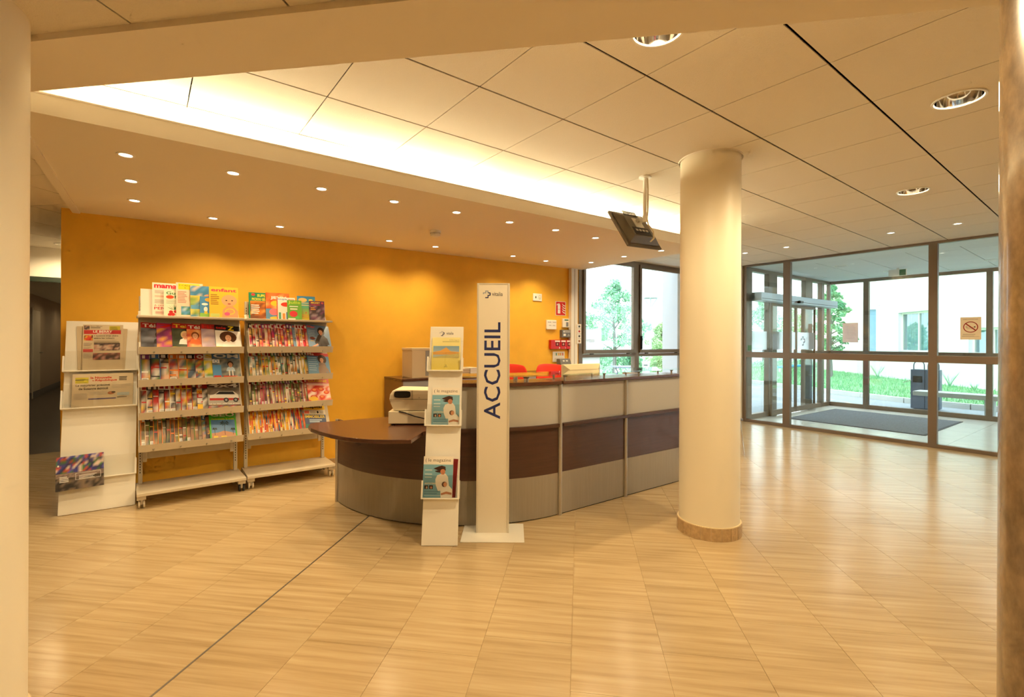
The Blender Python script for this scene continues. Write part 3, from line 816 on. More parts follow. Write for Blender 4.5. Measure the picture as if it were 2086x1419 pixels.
# low wing worktop
zt = 0.727
wpx = [(640,860.5),(632,862),(628,867),(633,872),(650,878),(672,884),(700,889.5),(730,893),(760,895),(800,895.5),(838,895)]
wing = [toST(PX(u, v, zt)) for (u, v) in wpx] + [toST((-0.630, 3.40)), toST((-0.58, 3.52)), (2.15, 3.25), (2.36, 3.92), (1.56, 3.92)]
MB().prism(wing, zt-0.028, zt).build('wing_worktop', WOODT, curve, bevel=0.004)
for (x, y, z1, nm) in ((CS+CR*math.cos(math.radians(180.2)), CTT+CR*math.sin(math.radians(180.2)), 0.70, 'end_post'),):
    MB().cyl((x,y,0),(x,y,z1),0.016,16).build(nm, STEEL, curve, smooth=True)
MB().cyl((CS,CTT-CR-0.004,0),(CS,CTT-CR-0.004,1.034),0.017,16).build('joint_post', STEEL, curve, smooth=True)
for a in (150, 120):
    pass
# straight desk
FT = CTT - CR
S1, S2, S3 = CS, 3.325, 4.155
st = thing('straight_reception_desk', 'straight wenge and silver reception desk running towards the column', 'reception desk', (0,0,0), TH)
for (a, e) in ((S1+0.02, S2-0.012), (S2+0.012, S3-0.012)):
    smem(st, 'silver_kick_panel', a, e, FT, FT+0.02, 0.008, 0.335, SILV, 0.001)
    smem(st, 'wood_panel', a, e, FT, FT+0.02, 0.336, 0.70, WOODD, 0.001)
    smem(st, 'grey_upper_panel', a, e, FT, FT+0.02, 0.725, 1.03, GREYP, 0.001)
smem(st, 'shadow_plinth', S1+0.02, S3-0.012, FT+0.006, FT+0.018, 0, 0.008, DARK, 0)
smem(st, 'ledge_strip', S1+0.02, S3, FT-0.028, FT+0.02, 0.70, 0.725, WOODD, 0.003)
smem(st, 'upper_worktop', S1+0.012, S3+0.02, FT-0.03, FT+0.28, 1.034, 1.060, WOODT, 0.004)
smem(st, 'end_panel', S3-0.012, S3+0.008, FT, FT+0.75, 0.0, 1.034, GREYP, 0.002)
smem(st, 'staff_worktop', S1+0.02, S3-0.014, FT+0.024, FT+0.72, 0.70, 0.727, WOODT, 0.003)
for s_ in (S2, S3): MB().cyl((s_,FT-0.004,0),(s_,FT-0.004,0.70),0.015,16).cyl((s_,FT-0.004,0.725),(s_,FT-0.004,1.034),0.015,16).build('joint_post', STEEL, st, smooth=True)
# glass shelves on standoffs
def standoff(parent, x, y, cone):
    b = MB().cyl((x,y,1.060),(x,y,1.095),0.0085,12)
    if cone: b.cyl((x,y,1.085),(x,y,1.100),0.009,12,0,0.019)
    else: b.cyl((x,y,1.095),(x,y,1.100),0.0085,12)
    b.build('standoff', STEEL, parent, smooth=True)
gs1 = thing('curved_glass_shelf', 'curved clear glass shelf on steel standoffs over the rounded desk', 'glass shelf', (0,0,0), TH)
arc_panel(gs1, 'glass_plate', CR+0.0, CR-0.34, A1+1.5, 268.5, 1.100, 1.110, SHELFGLASS)
for a in (A1+4, A1+14, A1+27, 258):
    for r_, cn in ((CR-0.045, True), (CR-0.25, False)):
        q = arc(r_, a, a+1, 1)[0]; standoff(gs1, q[0], q[1], cn)
gs2 = thing('straight_glass_shelf', 'straight clear glass shelf on steel standoffs over the long desk', 'glass shelf', (0,0,0), TH)
smem(gs2, 'glass_plate', S1+0.015, S3+0.02, FT, FT+0.34, 1.100, 1.110, SHELFGLASS, 0)
for s_ in (2.64, 3.10, 3.56, 4.05):
    standoff(gs2, s_, FT+0.045, True); standoff(gs2, s_+0.06, FT+0.25, False)

# ---- printer on the wing
pp = PX(791, 866, zt)
pr = thing('label_printer', 'cream office printer with a dark display on a flat case on the desk wing', 'printer', (pp.x, pp.y, zt), math.radians(3))
MB().box(0, 0.33, 0, 0.30, 0.012, 0.105).build('lower_case', CREAMP, pr, bevel=0.004)
for (x, y) in ((0.02,0.02),(0.29,0.02),(0.02,0.26),(0.29,0.26)): MB().cyl((x+0.01,y+0.01,0),(x+0.01,y+0.01,0.013),0.012,10).build('rubber_foot', PLASB, pr)
prof = [(0.035,0.108),(0.012,0.165),(0.006,0.20),(0.012,0.235),(0.03,0.262),(0.06,0.272),(0.30,0.268),(0.33,0.24),(0.33,0.108)]
b = MB()
n = len(prof); y0, y1 = 0.0, 0.28
b.v = [(x, y0+ (0.02 if z < 0.19 else 0.0), z) for x, z in prof] + [(x, y1, z) for x, z in prof]
b.f = [tuple(range(n-1,-1,-1)), tuple(range(n, 2*n))] + [(k, (k+1)%n, n+(k+1)%n, n+k) for k in range(n)]
b.m = [0]*len(b.f); b.c = [None]*len(b.f)
body = b.build('printer_body', CREAMP, pr, bevel=0.006)
b = MB(); pts = []
for k in range(24):
    a = 2*math.pi*k/24; cx, cz = 0.105, 0.235
    pts.append((cx+0.062*math.copysign(abs(math.cos(a))**0.5, math.cos(a)), cz+0.026*math.copysign(abs(math.sin(a))**0.5, math.sin(a))))
b.v = [(x, -0.004, z) for x, z in pts] + [(x, 0.002, z) for x, z in pts]; n = 24
b.f = [tuple(range(n-1,-1,-1)), tuple(range(n,2*n))] + [(k,(k+1)%n,n+(k+1)%n,n+k) for k in range(n)]; b.m=[0]*len(b.f); b.c=[None]*len(b.f)
b.build('display_window', mat('dark_display', rgb(40,34,30), 0.15), body)
MB().box(0.01, 0.325, -0.002, 0.0, 0.196, 0.199).build('case_seam', mat('seam_grey', rgb(120,110,90), 0.6), body)
MB().box(0.178, 0.18, -0.002, 0.0, 0.199, 0.266).build('case_seam', MATS['seam_grey'], body)
P = Print(); P.text('CA', 0, 0, 0.014, 0.008, (0.08,0.07,0.06), 0.01); q = P.build('maker_lettering', PAPER, body); q.matrix_local = frame((0.225,-0.002,0.206),(1,0,0),(0,0,1),(0,-1,0))
MB().tube([(0.08,-0.004,0.107),(0.13,-0.008,0.095),(0.20,-0.012,0.07),(0.30,-0.01,0.045)], 0.004, 8).build('power_cable', PLASB, pr)

# ---- cabinets along the wall
def cabinet(name, label, s0, s1, t0, t1, zt):
    c = thing(name, label, 'cabinet', W(s0, t0), TH, 'low cabinets along the yellow wall')
    w, d = s1-s0, t1-t0
    MB().box(0, 0.018, 0.0, d, 0, zt-0.025).build('side_panel', BROWN, c)
    MB().box(w-0.018, w, 0.0, d, 0, zt-0.025).build('side_panel', BROWN, c)
    MB().box(0.018, w-0.018, d-0.01, d, 0, zt-0.025).build('back_panel', BROWN, c)
    MB().box(-0.005, w+0.005, -0.012, d, zt-0.025, zt).build('cabinet_top', WOODT, c, bevel=0.003)
    MB().box(0.018, w-0.018, 0.0, 0.02, zt-0.085, zt-0.025).build('front_frame', TAMB, c)
    MB().box(0.018, 0.06, 0.0, 0.02, 0.0, zt-0.085).build('front_frame', TAMB, c)
    MB().box(w-0.06, w-0.018, 0.0, 0.02, 0.0, zt-0.085).build('front_frame', TAMB, c)
    sh = None
    n = int((w-0.12)/0.032)
    for k in range(n):
        x = 0.06 + (w-0.12)*k/n
        if sh is None: sh = MB().box(0.001, (w-0.12)/n-0.001, 0.010, 0.018, 0.02, zt-0.085).build('tambour_slat', TAMB, c, bevel=0.002); sh.location.x = x
        else: o = link_copy(sh, c); o.location.x = x
    return c
cabinet('tambour_cabinet', 'low cabinet with grey tambour front and wenge top, end standing free beside the printer', 2.06, 3.12, 4.83, 5.32, 0.962)
cabinet('tambour_cabinet', 'low cabinet with grey tambour front and wenge top behind the red chairs', 3.13, 4.35, 4.80, 5.285, 0.962)
# upright file box
fb = PX(837, 765, 0.962)
s_, t_ = toST(fb)
fbx = thing('file_box', 'tall pale beige file box on the cabinet top against the yellow wall', 'box', W(2.21, 4.9, 0.962), TH)
MB().box(0, 0.36, 0, 0.27, 0, 0.315).build('box_body', mat('beige_board', rgb(206,184,148), 0.7), fbx, bevel=0.003)
MB().box(-0.004, 0.364, -0.004, 0.274, 0.305, 0.33).build('box_lid', mat('beige_board_lid', rgb(216,196,160), 0.7), fbx, bevel=0.003)
MB().box(0.16, 0.355, -0.003, 0.001, 0.02, 0.30).build('box_front', mat('grey_file_front', rgb(150,146,140), 0.5), fbx)
# stacks of paper on the cabinet
for i, (u, dz) in enumerate(((938, 0.085), (957, 0.092))):
    p = on_line(u, 770, W(0, 4.93), W(5, 4.93)); sx, tx = toST(p)
    t = thing('paper_stack', ['stack of brochures standing left on the cabinet top beside the totem','stack of white paper right on the cabinet top beside the totem'][i], 'paper', W(sx, 4.92, 0.962), TH, 'paper stacks on the cabinet')
    for k in range(6):
        MB().box(0.002*(k%2), 0.125-0.002*(k%3), 0.001*(k%3), 0.22, dz*k/6, dz*(k+0.93)/6).build('paper_ream', mat('paper_%d' % (i*2+k%2), [rgb(190,170,140), rgb(205,186,160), rgb(238,232,222), rgb(226,220,210)][i*2+k%2], 0.8), t)
# ---- red office chairs
def office_chair(label, x, y, rz):
    c = thing('office_chair', label, 'chair', (x, y, 0), rz, 'red office chairs behind the desk')
    # backrest: curved rounded slab; local +y is the sitting direction
    b = MB(); n = 10; rows = 8; w = 0.225; H0, H1 = 0.60, 1.12; th = 0.055
    def pt(i, j, side):
        fx = -1+2*i/n; z = H0+(H1-H0)*j/rows
        e = 1.0
        if j in (0, rows): e = 0.84
        if j in (1, rows-1): e = 0.97
        zz = z - (0.02*abs(fx)**3 if j > rows/2 else -0.02*abs(fx)**3)
        return (fx*w*e, -0.20 + 0.10*(fx*fx) - 0.06*((z-0.8)/0.3) + (th/2 if side else -th/2)*(1 if abs(fx) < 0.99 and 0 < j < rows else 0.35), zz)
    for side in (0, 1):
        for j in range(rows):
            for i in range(n):
                q = [pt(i,j,side), pt(i+1,j,side), pt(i+1,j+1,side), pt(i,j+1,side)]
                b.face(q if side else q[::-1])
    for j in range(rows):
        for i in (0, n): b.face([pt(i,j,0), pt(i,j,1), pt(i,j+1,1), pt(i,j+1,0)])
    for i in range(n):
        for j in (0, rows): b.face([pt(i,j,0), pt(i+1,j,0), pt(i+1,j,1), pt(i,j,1)])
    bk = b.build('backrest', REDF, c, smooth=True)
    bm = bmesh.new(); bm.from_mesh(bk.data); bmesh.ops.remove_doubles(bm, verts=bm.verts, dist=1e-4); bmesh.ops.recalc_face_normals(bm, faces=bm.faces); bm.to_mesh(bk.data); bm.free()
    ss = bk.modifiers.new('sub','SUBSURF'); ss.levels = 1; ss.render_levels = 1
    st_ = MB().prism([(-0.23,-0.2),(0.23,-0.2),(0.24,0.1),(0.2,0.24),(-0.2,0.24),(-0.24,0.1)], 0.44, 0.52).build('seat', REDF, c, bevel=0.03)
    MB().tube([(0,-0.1,0.43),(0,-0.25,0.45),(0,-0.26,0.62)], 0.018, 10).build('back_support', PLASB, c)
    MB().cyl((0,0,0.10),(0,0,0.44),0.025,14).build('gas_column', PLASB, c)
    for k in range(5):
        a = 2*math.pi*k/5+0.3
        lg = MB().cyl((0,0,0.10),(0.27*math.cos(a),0.27*math.sin(a),0.07),0.022,8,0,0.014).build('leg', PLASB, c)
        MB().cyl((0.27*math.cos(a)-0.02*math.sin(a),0.27*math.sin(a)+0.02*math.cos(a),0.028),(0.27*math.cos(a)+0.02*math.sin(a),0.27*math.sin(a)-0.02*math.cos(a),0.028),0.028,12).build('caster', PLASB, lg)
    return c
office_chair('red fabric office chair partly behind the white totem', -0.03, 5.15, math.radians(185))
office_chair('red fabric office chair turned sideways beside the computer monitor', 0.53, 5.25, math.radians(214))
# ---- computer monitor on the staff worktop, its back to the hall
p = on_line(1152, 742, W(0,3.30), W(5,3.30)); sM = toST(p)[0]
mo = thing('computer_monitor', 'pale beige computer monitor with its back to the hall on the long desk', 'monitor', W(sM, 3.30, 0.727), TH)
MB().box(0.0, 0.49, 0.035, 0.06, 0.12, 0.43).build('screen_bezel', mat('monitor_beige', rgb(214,196,158), 0.4), mo, bevel=0.004)
b = MB(); b.hexa([(0.0,0.035,0.12),(0.49,0.035,0.12),(0.43,0.0,0.17),(0.06,0.0,0.17),(0.0,0.035,0.43),(0.49,0.035,0.43),(0.43,0.0,0.38),(0.06,0.0,0.38)])
bk = b.build('back_shell', MATS['monitor_beige'], mo, bevel=0.003)
P = Print(); P.text('SAMSUNG', 0, 0, 0.24, 0.038, (0.80,0.74,0.62), 0.01); q = P.build('lettering', PRINT, bk); q.matrix_local = frame((0.125,-0.001,0.315),(1,0,0),(0,0,1),(0,-1,0))
for k in range(2): MB().box(0.018, 0.055, 0.012, 0.02, 0.29-0.07*k, 0.33-0.07*k).build('vent_grille', mat('vent_brown', rgb(150,130,96), 0.6), bk)
MB().box(0.20, 0.29, 0.02, 0.05, 0.02, 0.16).build('stand_neck', MATS['monitor_beige'], mo)
MB().lathe([(0.0,0.0),(0.12,0.0),(0.12,0.01),(0.05,0.022),(0.0,0.024)], 28, 0, (0.245,0.06,0)).build('stand_foot', MATS['monitor_beige'], mo, smooth=True)
MB().box(0.015, 0.475, 0.0601, 0.061, 0.135, 0.415).build('screen', mat('screen_dark', (0.01,0.01,0.012), 0.1), mo)
# dark desk phone / device by the window
p = on_line(1141, 740, W(0,5.12), W(5,5.12)); sM = toST(p)[0]
dv = thing('desk_device', 'dark grey ticket device with pale digits below the wall panels', 'device', W(sM, 5.08, 1.0), TH)
MB().hexa([(0,0,0),(0.2,0,0),(0.2,0.12,0),(0,0.12,0),(0,0.05,0.125),(0.2,0.05,0.125),(0.2,0.12,0.125),(0,0.12,0.125)]).build('device_case', PLASG, dv, bevel=0.006)
MB().box(-0.02, 0.22, -0.02, 0.14, -0.04, 0.0).build('device_foot', BROWN, dv)
MB().box(0.09, 0.11, 0.05, 0.07, -0.274, -0.04).build('device_post', PLASG, dv)
MB().box(0.0, 0.2, 0.0, 0.14, -1.0, -0.274).build('device_pedestal', BROWN, dv, bevel=0.004)
P = Print(); P.rect(0, 0, 0.035, 0.022, (0.6,0.6,0.58)); P.rect(0.06, 0, 0.035, 0.022, (0.6,0.6,0.58)); q = P.build('digits', PAPER, dv); q.matrix_local = frame((0.05,0.034,0.085),(1,0,0),(0,0.371,0.928),(0,-0.928,0.371))

# ================================================================== THINGS ON THE YELLOW WALL
def wall_thing(name, label, cat, u0, v0, u1, v1, depth, m, group=None, bev=0.004):
    a = on_line(u0, v1, WP, WQ); b_ = on_line(u1, v0, WP, WQ)
    w = math.hypot(b_.x-a.x, b_.y-a.y); h = b_.z-a.z
    t = thing(name, label, cat, (a.x, a.y, a.z), WANG, group)
    body = MB().box(0, w, -depth, -0.001, 0, h).build('body', m, t, bevel=bev)
    return t, w, h, body
def wprint(t, P, depth, name='printed_face', material=PAPER):
    o = P.build(name, material, t); o.matrix_local = frame((0,-depth,0),(1,0,0),(0,0,1),(0,-1,0)); return o
K, WHC, RDC = (0.03,0.03,0.03), (0.85,0.84,0.80), rgb(206,30,28)
t, w, h, bd_ = wall_thing('wall_socket', 'white double wall socket high on the yellow wall', 'socket', 1085, 598.5, 1103, 612.5, 0.012, PLASW)
P = Print(); P.ell(w*.3, h*.5, h*.1, h*.16, K); P.ring(w*.75, h*.5, h*.22, h*.3, h*.07, (0.55,0.52,0.46)); P.ell(w*.75, h*.42, h*.12, h*.12, (0.6,0.7,0.4)); wprint(t, P, 0.012)
t, w, h, bd_ = wall_thing('fire_extinguisher_sign', 'red fire extinguisher sign with flames and white border on the yellow wall', 'sign', 1131.5, 614.5, 1152, 642, 0.004, PLASW, bev=0)
P = Print(); P.rect(w*.04, h*.03, w*.92, h*.94, RDC)
P.rect(w*.2, h*.14, w*.26, h*.58, WHC); P.ell(w*.33, h*.72, w*.13, h*.08, WHC); P.rect(w*.29, h*.75, w*.08, h*.1, WHC); P.poly([(w*.1,h*.76),(w*.2,h*.84),(w*.42,h*.84),(w*.42,h*.79),(w*.22,h*.79),(w*.13,h*.70)], WHC); P.rect(w*.2, h*.44, w*.26, h*.02, RDC)
for k in range(4):
    yy = h*(.14+.17*k); P.poly([(w*.95,yy),(w*.74,yy+h*.05),(w*.62,yy+h*.2),(w*.66,yy+h*.2),(w*.78,yy+h*.11),(w*.95,yy+h*.07)], WHC)
wprint(t, P, 0.004)
t, w, h, bd_ = wall_thing('control_box', 'white square control box with small printed marks on the yellow wall', 'control box', 1111.5, 652, 1131, 670.5, 0.03, PLASW)
P = Print()
for x in (.12,.30,.62,.80):
    P.rect(w*x, h*.72, w*.06, h*.09, (0.2,0.2,0.2)); P.rect(w*x+w*.08, h*.72, w*.09, h*.06, (0.5,0.48,0.44))
for x in (.2,.6): P.rect(w*x, h*.38, w*.26, h*.09, (0.55,0.52,0.46))
wprint(t, P, 0.03)
t, w, h, bd_ = wall_thing('alarm_keypad', 'small pale keypad with green display at the end of the yellow wall', 'keypad', 1144, 649, 1157, 666.5, 0.03, PLASW)
P = Print(); P.rect(w*.25, h*.76, w*.6, h*.14, rgb(70,120,96)); P.rect(w*.5, h*.1, w*.36, h*.5, rgb(130,136,150)); wprint(t, P, 0.03)
t, w, h, bd_ = wall_thing('access_reader', 'grey rectangular box with white card slot on the yellow wall', 'card reader', 1140, 672, 1160, 687, 0.06, PLASG)
P = Print(); P.rect(w*.12, h*.66, w*.84, h*.22, (0.75,0.74,0.72)); P.rect(w*.2, h*.72, w*.7, h*.08, K); P.rect(w*.12, h*.2, w*.24, h*.28, WHC); P.rect(w*.5, h*.18, w*.3, h*.05, (0.5,0.5,0.5)); P.poly([(w*.55,h*.3),(w*.65,h*.44),(w*.75,h*.3)], (0.5,0.5,0.5)); wprint(t, P, 0.06)
for k in range(3):
    ua = (1118, 1138, 1149.5)[k]; ub = (1137.5, 1149, 1161)[k]
    t, w, h, bd_ = wall_thing('fire_call_point', ['wide red fire call point leftmost of the three on the yellow wall','red fire call point in the middle of the row of three','red fire call point rightmost of the three beside the trunking'][k], 'call point', ua, 692, ub, 710.5, 0.05, REDP, 'red fire call points')
    x0 = w*.42 if k == 0 else w*.08
    P = Print(); P.rect(x0, h*.78, (w-x0)*.9, h*.15, WHC); P.rect(x0+.1*(w-x0), h*.32, (w-x0)*.66, h*.42, rgb(96,10,12)); P.ell(x0+(w-x0)*.43, h*.53, h*.1, h*.12, rgb(200,150,140)); P.rect(w*.86, h*.05, w*.08, h*.16, WHC); wprint(t, P, 0.05)
t, w, h, bd_ = wall_thing('instruction_panel', 'white panel with coloured indicator strip above the grey device', 'panel', 1125, 715.5, 1149.5, 737, 0.012, PLASW)
P = Print(); P.rect(w*.14, h*.6, w*.74, h*.28, (0.7,0.66,0.6)); 
for k, c in enumerate((rgb(236,230,215), rgb(70,150,110), rgb(236,230,215), rgb(240,190,60), rgb(236,200,160), rgb(235,150,60), rgb(236,230,215), rgb(220,60,40))): P.rect(w*(.16+.09*k), h*.62, w*.075, h*.24, c)
P.rect(w*.14, h*.16, w*.74, h*.24, (0.68,0.62,0.54)); P.rect(w*.3, h*.19, w*.56, h*.16, (0.85,0.8,0.74)); wprint(t, P, 0.012)
for k in range(4):
    s0 = s_at(1170.5, VT-0.02); z1 = on_line(1173, 660+9.9*k, W(0,VT-0.02), W(5,VT-0.02)).z; z0 = on_line(1173, 669.5+9.9*k, W(0,VT-0.02), W(5,VT-0.02)).z
    sw = thing('wall_switch', 'small white switch plate beside the window, %s from the top of four' % ORD[k], 'switch', W(s0, VT-0.075, z0), TH, 'switch plates beside the window')
    ww = s_at(1177, VT)-s0
    MB().box(0, ww, 0, 0.024, 0, z1-z0).build('plate', PLASW, sw, bevel=0.002)
    P = Print(); c = (K, rgb(190,30,30), K, rgb(150,90,50))[k]; P.ell(ww*.5, (z1-z0)*.5, ww*.22, ww*.2, c, 10); P.rect(ww*.4,(z1-z0)*.3, ww*.2, (z1-z0)*.12, c); q = P.build('switch_mark', PAPER, sw); q.matrix_local = frame((0,0,0),(1,0,0),(0,0,1),(0,-1,0))

# ================================================================== TOTEM
tot = thing('welcome_totem', 'tall narrow white totem with a blue vertical word on a flat base plate', 'sign', ((-0.249-0.018)/2, 3.425, 0), 0)
tw, th_ = 0.2335, 1.784
MB().box(-0.219+0.005, 0.219+0.005, -0.152, 0.18, 0.0, 0.006).build('base_plate', WHITE, tot, bevel=0.002)
MB().box(-tw/2+0.014, tw/2-0.014, 0.004, 0.05, 0.006, th_-0.008).build('sign_panel', mat('totem_cream', rgb(234,224,204), 0.4), tot)
for x in (-tw/2, tw/2-0.014): MB().box(x, x+0.014, 0.0, 0.054, 0.006, th_).build('side_profile', mat('totem_alu', rgb(222,214,196), 0.35, metal=0.3), tot, bevel=0.002)
MB().box(-tw/2+0.014, tw/2-0.014, 0.0, 0.054, th_-0.008, th_).build('top_profile', MATS['totem_alu'], tot)
def tz(v): return on_line(1002, v, (-1,3.429), (1,3.429)).z
P = Print(z=0.0003)
vs, fs, asp = text_geo('ACCUEIL', 0.008)
z0, z1 = tz(853), tz(656)
x0, x1 = on_line(986,760,(-1,3.429),(1,3.429)).x-tot.location.x, on_line(1019.5,760,(-1,3.429),(1,3.429)).x-tot.location.x
for f in fs: P.b.face([(x1-(vs[i][1])*(x1-x0), z0+vs[i][0]*(z1-z0), 0.0006) for i in f], 0, rgb(34,44,100))
o = P.b.build('lettering', PAPER, tot, recalc=False); o.matrix_local = frame((0,0.004,0),(1,0,0),(0,0,1),(0,-1,0))
P = Print(); zc = tz(599)
cross_logo(P, -0.075, zc-0.028, 0.055, rgb(150,158,172), NAVYC); P.text('vitalia', -0.010, zc-0.012, 0.076, 0.028, rgb(60,58,70), 0.0)
o = P.build('logo', PAPER, tot); o.matrix_local = frame((0,0.004,0),(1,0,0),(0,0,1),(0,-1,0))

# ================================================================== LEANING DISPLAYS
LEAN = math.radians(13)
def lean_frame(o, ang):
    e1 = Vector((math.cos(ang), math.sin(ang), 0)); n = Vector((-e1.y, e1.x, 0))
    e2 = n*math.sin(LEAN) + Vector((0,0,1))*math.cos(LEAN); e3 = e1.cross(e2)
    return frame(o, e1, e2, e3)
def lean_display(name, label, o, ang, w, L, pockets):
    M = lean_frame(o, ang)
    t = thing(name, label, 'display stand', mw=M)
    MB().box(0, w, 0.003, L, -0.012, 0).build('back_board', WHITE, t, bevel=0.002)
    # rear prop so that the board stands
    k = L*0.9
    b = MB(); c_, s_ = math.cos(LEAN), math.sin(LEAN)
    def wp(x, depth, z): # local coordinates of a point depth behind the foot at height z
        return (x, depth*s_+z*c_, -depth*c_+z*s_)
    for x in (w*0.3, w*0.7):
        b.cyl(wp(x, 0.30, 0.0), wp(x, 0.29, 1.1), 0.008, 8)
    b.build('rear_prop', WHITE, t)
    for (y, hgt, dep) in pockets:
        pk = MB().box(-0.006, w+0.006, y, y+0.008, 0.0, dep).build('pocket_shelf', WHITE, t, bevel=0.001)
        for x in (-0.006, w-0.004): MB().box(x, x+0.010, y+0.008, y+hgt, dep-0.012, dep).box(x, x+0.010, y+0.008, y+hgt, 0.0, 0.006).build('pocket_edge', WHITE, pk)
        for x in (-0.004, w+0.001): MB().box(x, x+0.003, y+0.008, y+hgt, 0.006, dep-0.012).build('pocket_side', ACRYL, pk)
        MB().box(0.006, w-0.004, y+0.008, y+hgt*1.3, dep-0.004, dep-0.001).build('pocket_front', ACRYL, pk)
    return t, M
nsA = math.atan2(3.992-3.719, -3.122+3.508)
NSW = math.hypot(3.992-3.719, -3.122+3.508)
news, MN = lean_display('newspaper_display', 'leaning white board with three pockets of newspapers beside the magazine rack', (-3.508, 3.719, 0.0), nsA, NSW, 1.565, [(1.125, 0.13, 0.06), (0.82, 0.15, 0.07), (0.255, 0.13, 0.06)])
bro, MBR = lean_display('brochure_display', 'narrow leaning white stand with three brochure pockets before the curved desk', (-0.601, 3.212, 0.0), 0.0, 0.243, 1.515, [(1.175, 0.105, 0.055), (0.79, 0.115, 0.055), (0.305, 0.12, 0.06)])
P = Print(); cross_logo(P, 0.068, 1.445, 0.036, rgb(190,190,196), NAVYC); P.text('vitalia', 0.118, 1.455, 0.052, 0.02, rgb(70,66,80), 0.0); P.rect(0.0, 1.405, 0.243, 0.0015, (0.72,0.66,0.55))
P.build('logo', PAPER, bro)

def sheet(name, label, cat, M, x, y, z, w, h, t, rot, P, material, col=(0.8,0.78,0.72), group=None):
    R = M @ Matrix.Translation((x, y, z)) @ Matrix.Rotation(math.radians(rot), 4, 'Z')
    o = MB().box(0, w, 0, h, -t, 0, 0, col).build(name, material); o.matrix_world = R
    tag(o, label, cat, group)
    if P: P.build('cover_print', material, o)
    return o
rn = random.Random(11)
NEWSC = rgb(214,196,164); INK = rgb(92,80,68)
# newspapers in the upper pocket: copies fanned behind the front one
for k, (dx, rot) in enumerate(((-0.022, 2.5), (0.022, -2.0), (0.012, -0.6))):
    sheet('newspaper', ['folded newspaper behind, its edge showing on the left in the upper pocket','folded newspaper behind, its edge showing furthest right in the upper pocket','folded newspaper just behind the front copy in the upper pocket'][k], 'newspaper', MN, 0.105+dx, 1.134, 0.008+0.006*k, 0.26, 0.385-0.01*k, 0.0045, rot, None, PAPER, NEWSC, 'regional newspapers in the upper pocket')
P = Print(); w, h = 0.262, 0.395
P.photo(.006, h-.045, .036, .036, [rgb(110,90,84), rgb(180,140,120), rgb(70,60,60)], 3, 3, rn); P.text("Record d'affluence", .048, h-.019, .075, .009, INK); P.lines(.048, h-.031, .066, 1, .01, .006, INK, rn); P.lines(.048, h-.042, .09, 1, .005, .002, (0.5,0.44,0.36), rn)
P.rect(.17, h-.046, .072, .034, rgb(205,190,60)); P.lines(.174, h-.022, .06, 4, .007, .0025, rgb(120,110,40), rn)
P.rect(.006, h-.082, .242, .034, rgb(196,52,50)); P.text('LE BERRY', .065, h-.070, .125, .019, (0.86,0.80,0.70), 0.03); P.text('REPUBLICAIN', .09, h-.080, .085, .007, (0.86,0.80,0.70), 0.02)
P.photo(.008, h-.138, .056, .046, [rgb(205,50,40), rgb(220,80,50), rgb(60,50,50), rgb(225,190,60)], 4, 3, rn)
P.text("L'essence trop ch\u00e8re", .072, h-.106, .158, .015, INK, 0.02); P.text('attire les voleurs', .072, h-.124, .132, .013, INK, 0.02); P.lines(.072, h-.138, .17, 2, .006, .0022, (0.48,0.42,0.34), rn)
P.lines(.006, h-.16, .055, 5, .006, .0022, (0.42,0.36,0.30), rn); P.rect(.004, h-.238, .062, .026, rgb(190,70,64)); P.lines(.006, h-.25, .056, 8, .0056, .0022, (0.45,0.40,0.33), rn); P.lines(.006, h-.2, .052, 2, .006, .0022, (0.42,0.36,0.30), rn)
P.lines(.072, h-.157, .165, 1, .01, .005, INK, rn, 0); P.photo(.072, h-.225, .170, .064, [rgb(150,120,110), rgb(190,150,130), rgb(90,70,66), rgb(205,180,160), rgb(70,60,56)], 12, 4, rn); P.rect(.072, h-.173, .17, .010, rgb(70,54,50))
P.photo(.066, h-.305, .178, .058, [rgb(90,50,46), rgb(60,44,44), rgb(170,80,70), rgb(110,70,66), rgb(200,150,140)], 8, 3, rn)
front = sheet('newspaper', 'folded newspaper with a red masthead band at the front of the upper pocket', 'newspaper', MN, 0.112, 1.134, 0.028, w, h, 0.005, 0.5, P, PAPER, NEWSC, 'regional newspapers in the upper pocket')
# lower newspapers
for k in range(4):
    sheet('newspaper', 'folded wide newspaper in the second pocket, %s below the front copy' % ORD[k], 'newspaper', MN, 0.062+0.006*k, 0.829+0.002*k, 0.010+0.0085*(3-k), 0.385-0.008*k, 0.262+0.001*k, 0.006, -0.6+0.5*k, None, PAPER, NEWSC, 'regional newspapers in the second pocket')
P = Print(); w, h = 0.40, 0.275; RD2 = rgb(205,60,46)
P.rect(.018, h-.078, .082, .048, rgb(205,190,60)); P.lines(.022, h-.046, .07, 4, .009, .0025, rgb(120,110,40), rn); P.rect(.018, h-.052, .082, .004, rgb(90,90,80))
P.text('la Nouvelle', .112, h-.043, .135, .019, RD2, 0.03); P.text('R\u00e9publique', .142, h-.068, .140, .021, RD2, 0.03); P.text('du', .122, h-.062, .013, .010, RD2, 0.02)
P.lines(.295, h-.035, .062, 3, .013, .007, INK, rn, .3)
P.text('Le meurtrier pr\u00e9sum\u00e9', .022, h-.108, .215, .020, INK, 0.02); P.text('de Susanna \u00e9crou\u00e9', .040, h-.133, .185, .020, INK, 0.02)
P.lines(.25, h-.098, .13, 3, .012, .003, (0.45,0.40,0.33), rn); P.lines(.012, h-.165, .085, 8, .0065, .0024, (0.5,0.44,0.36), rn, .1); P.lines(.11, h-.155, .13, 3, .01, .0025, (0.5,0.44,0.36), rn)
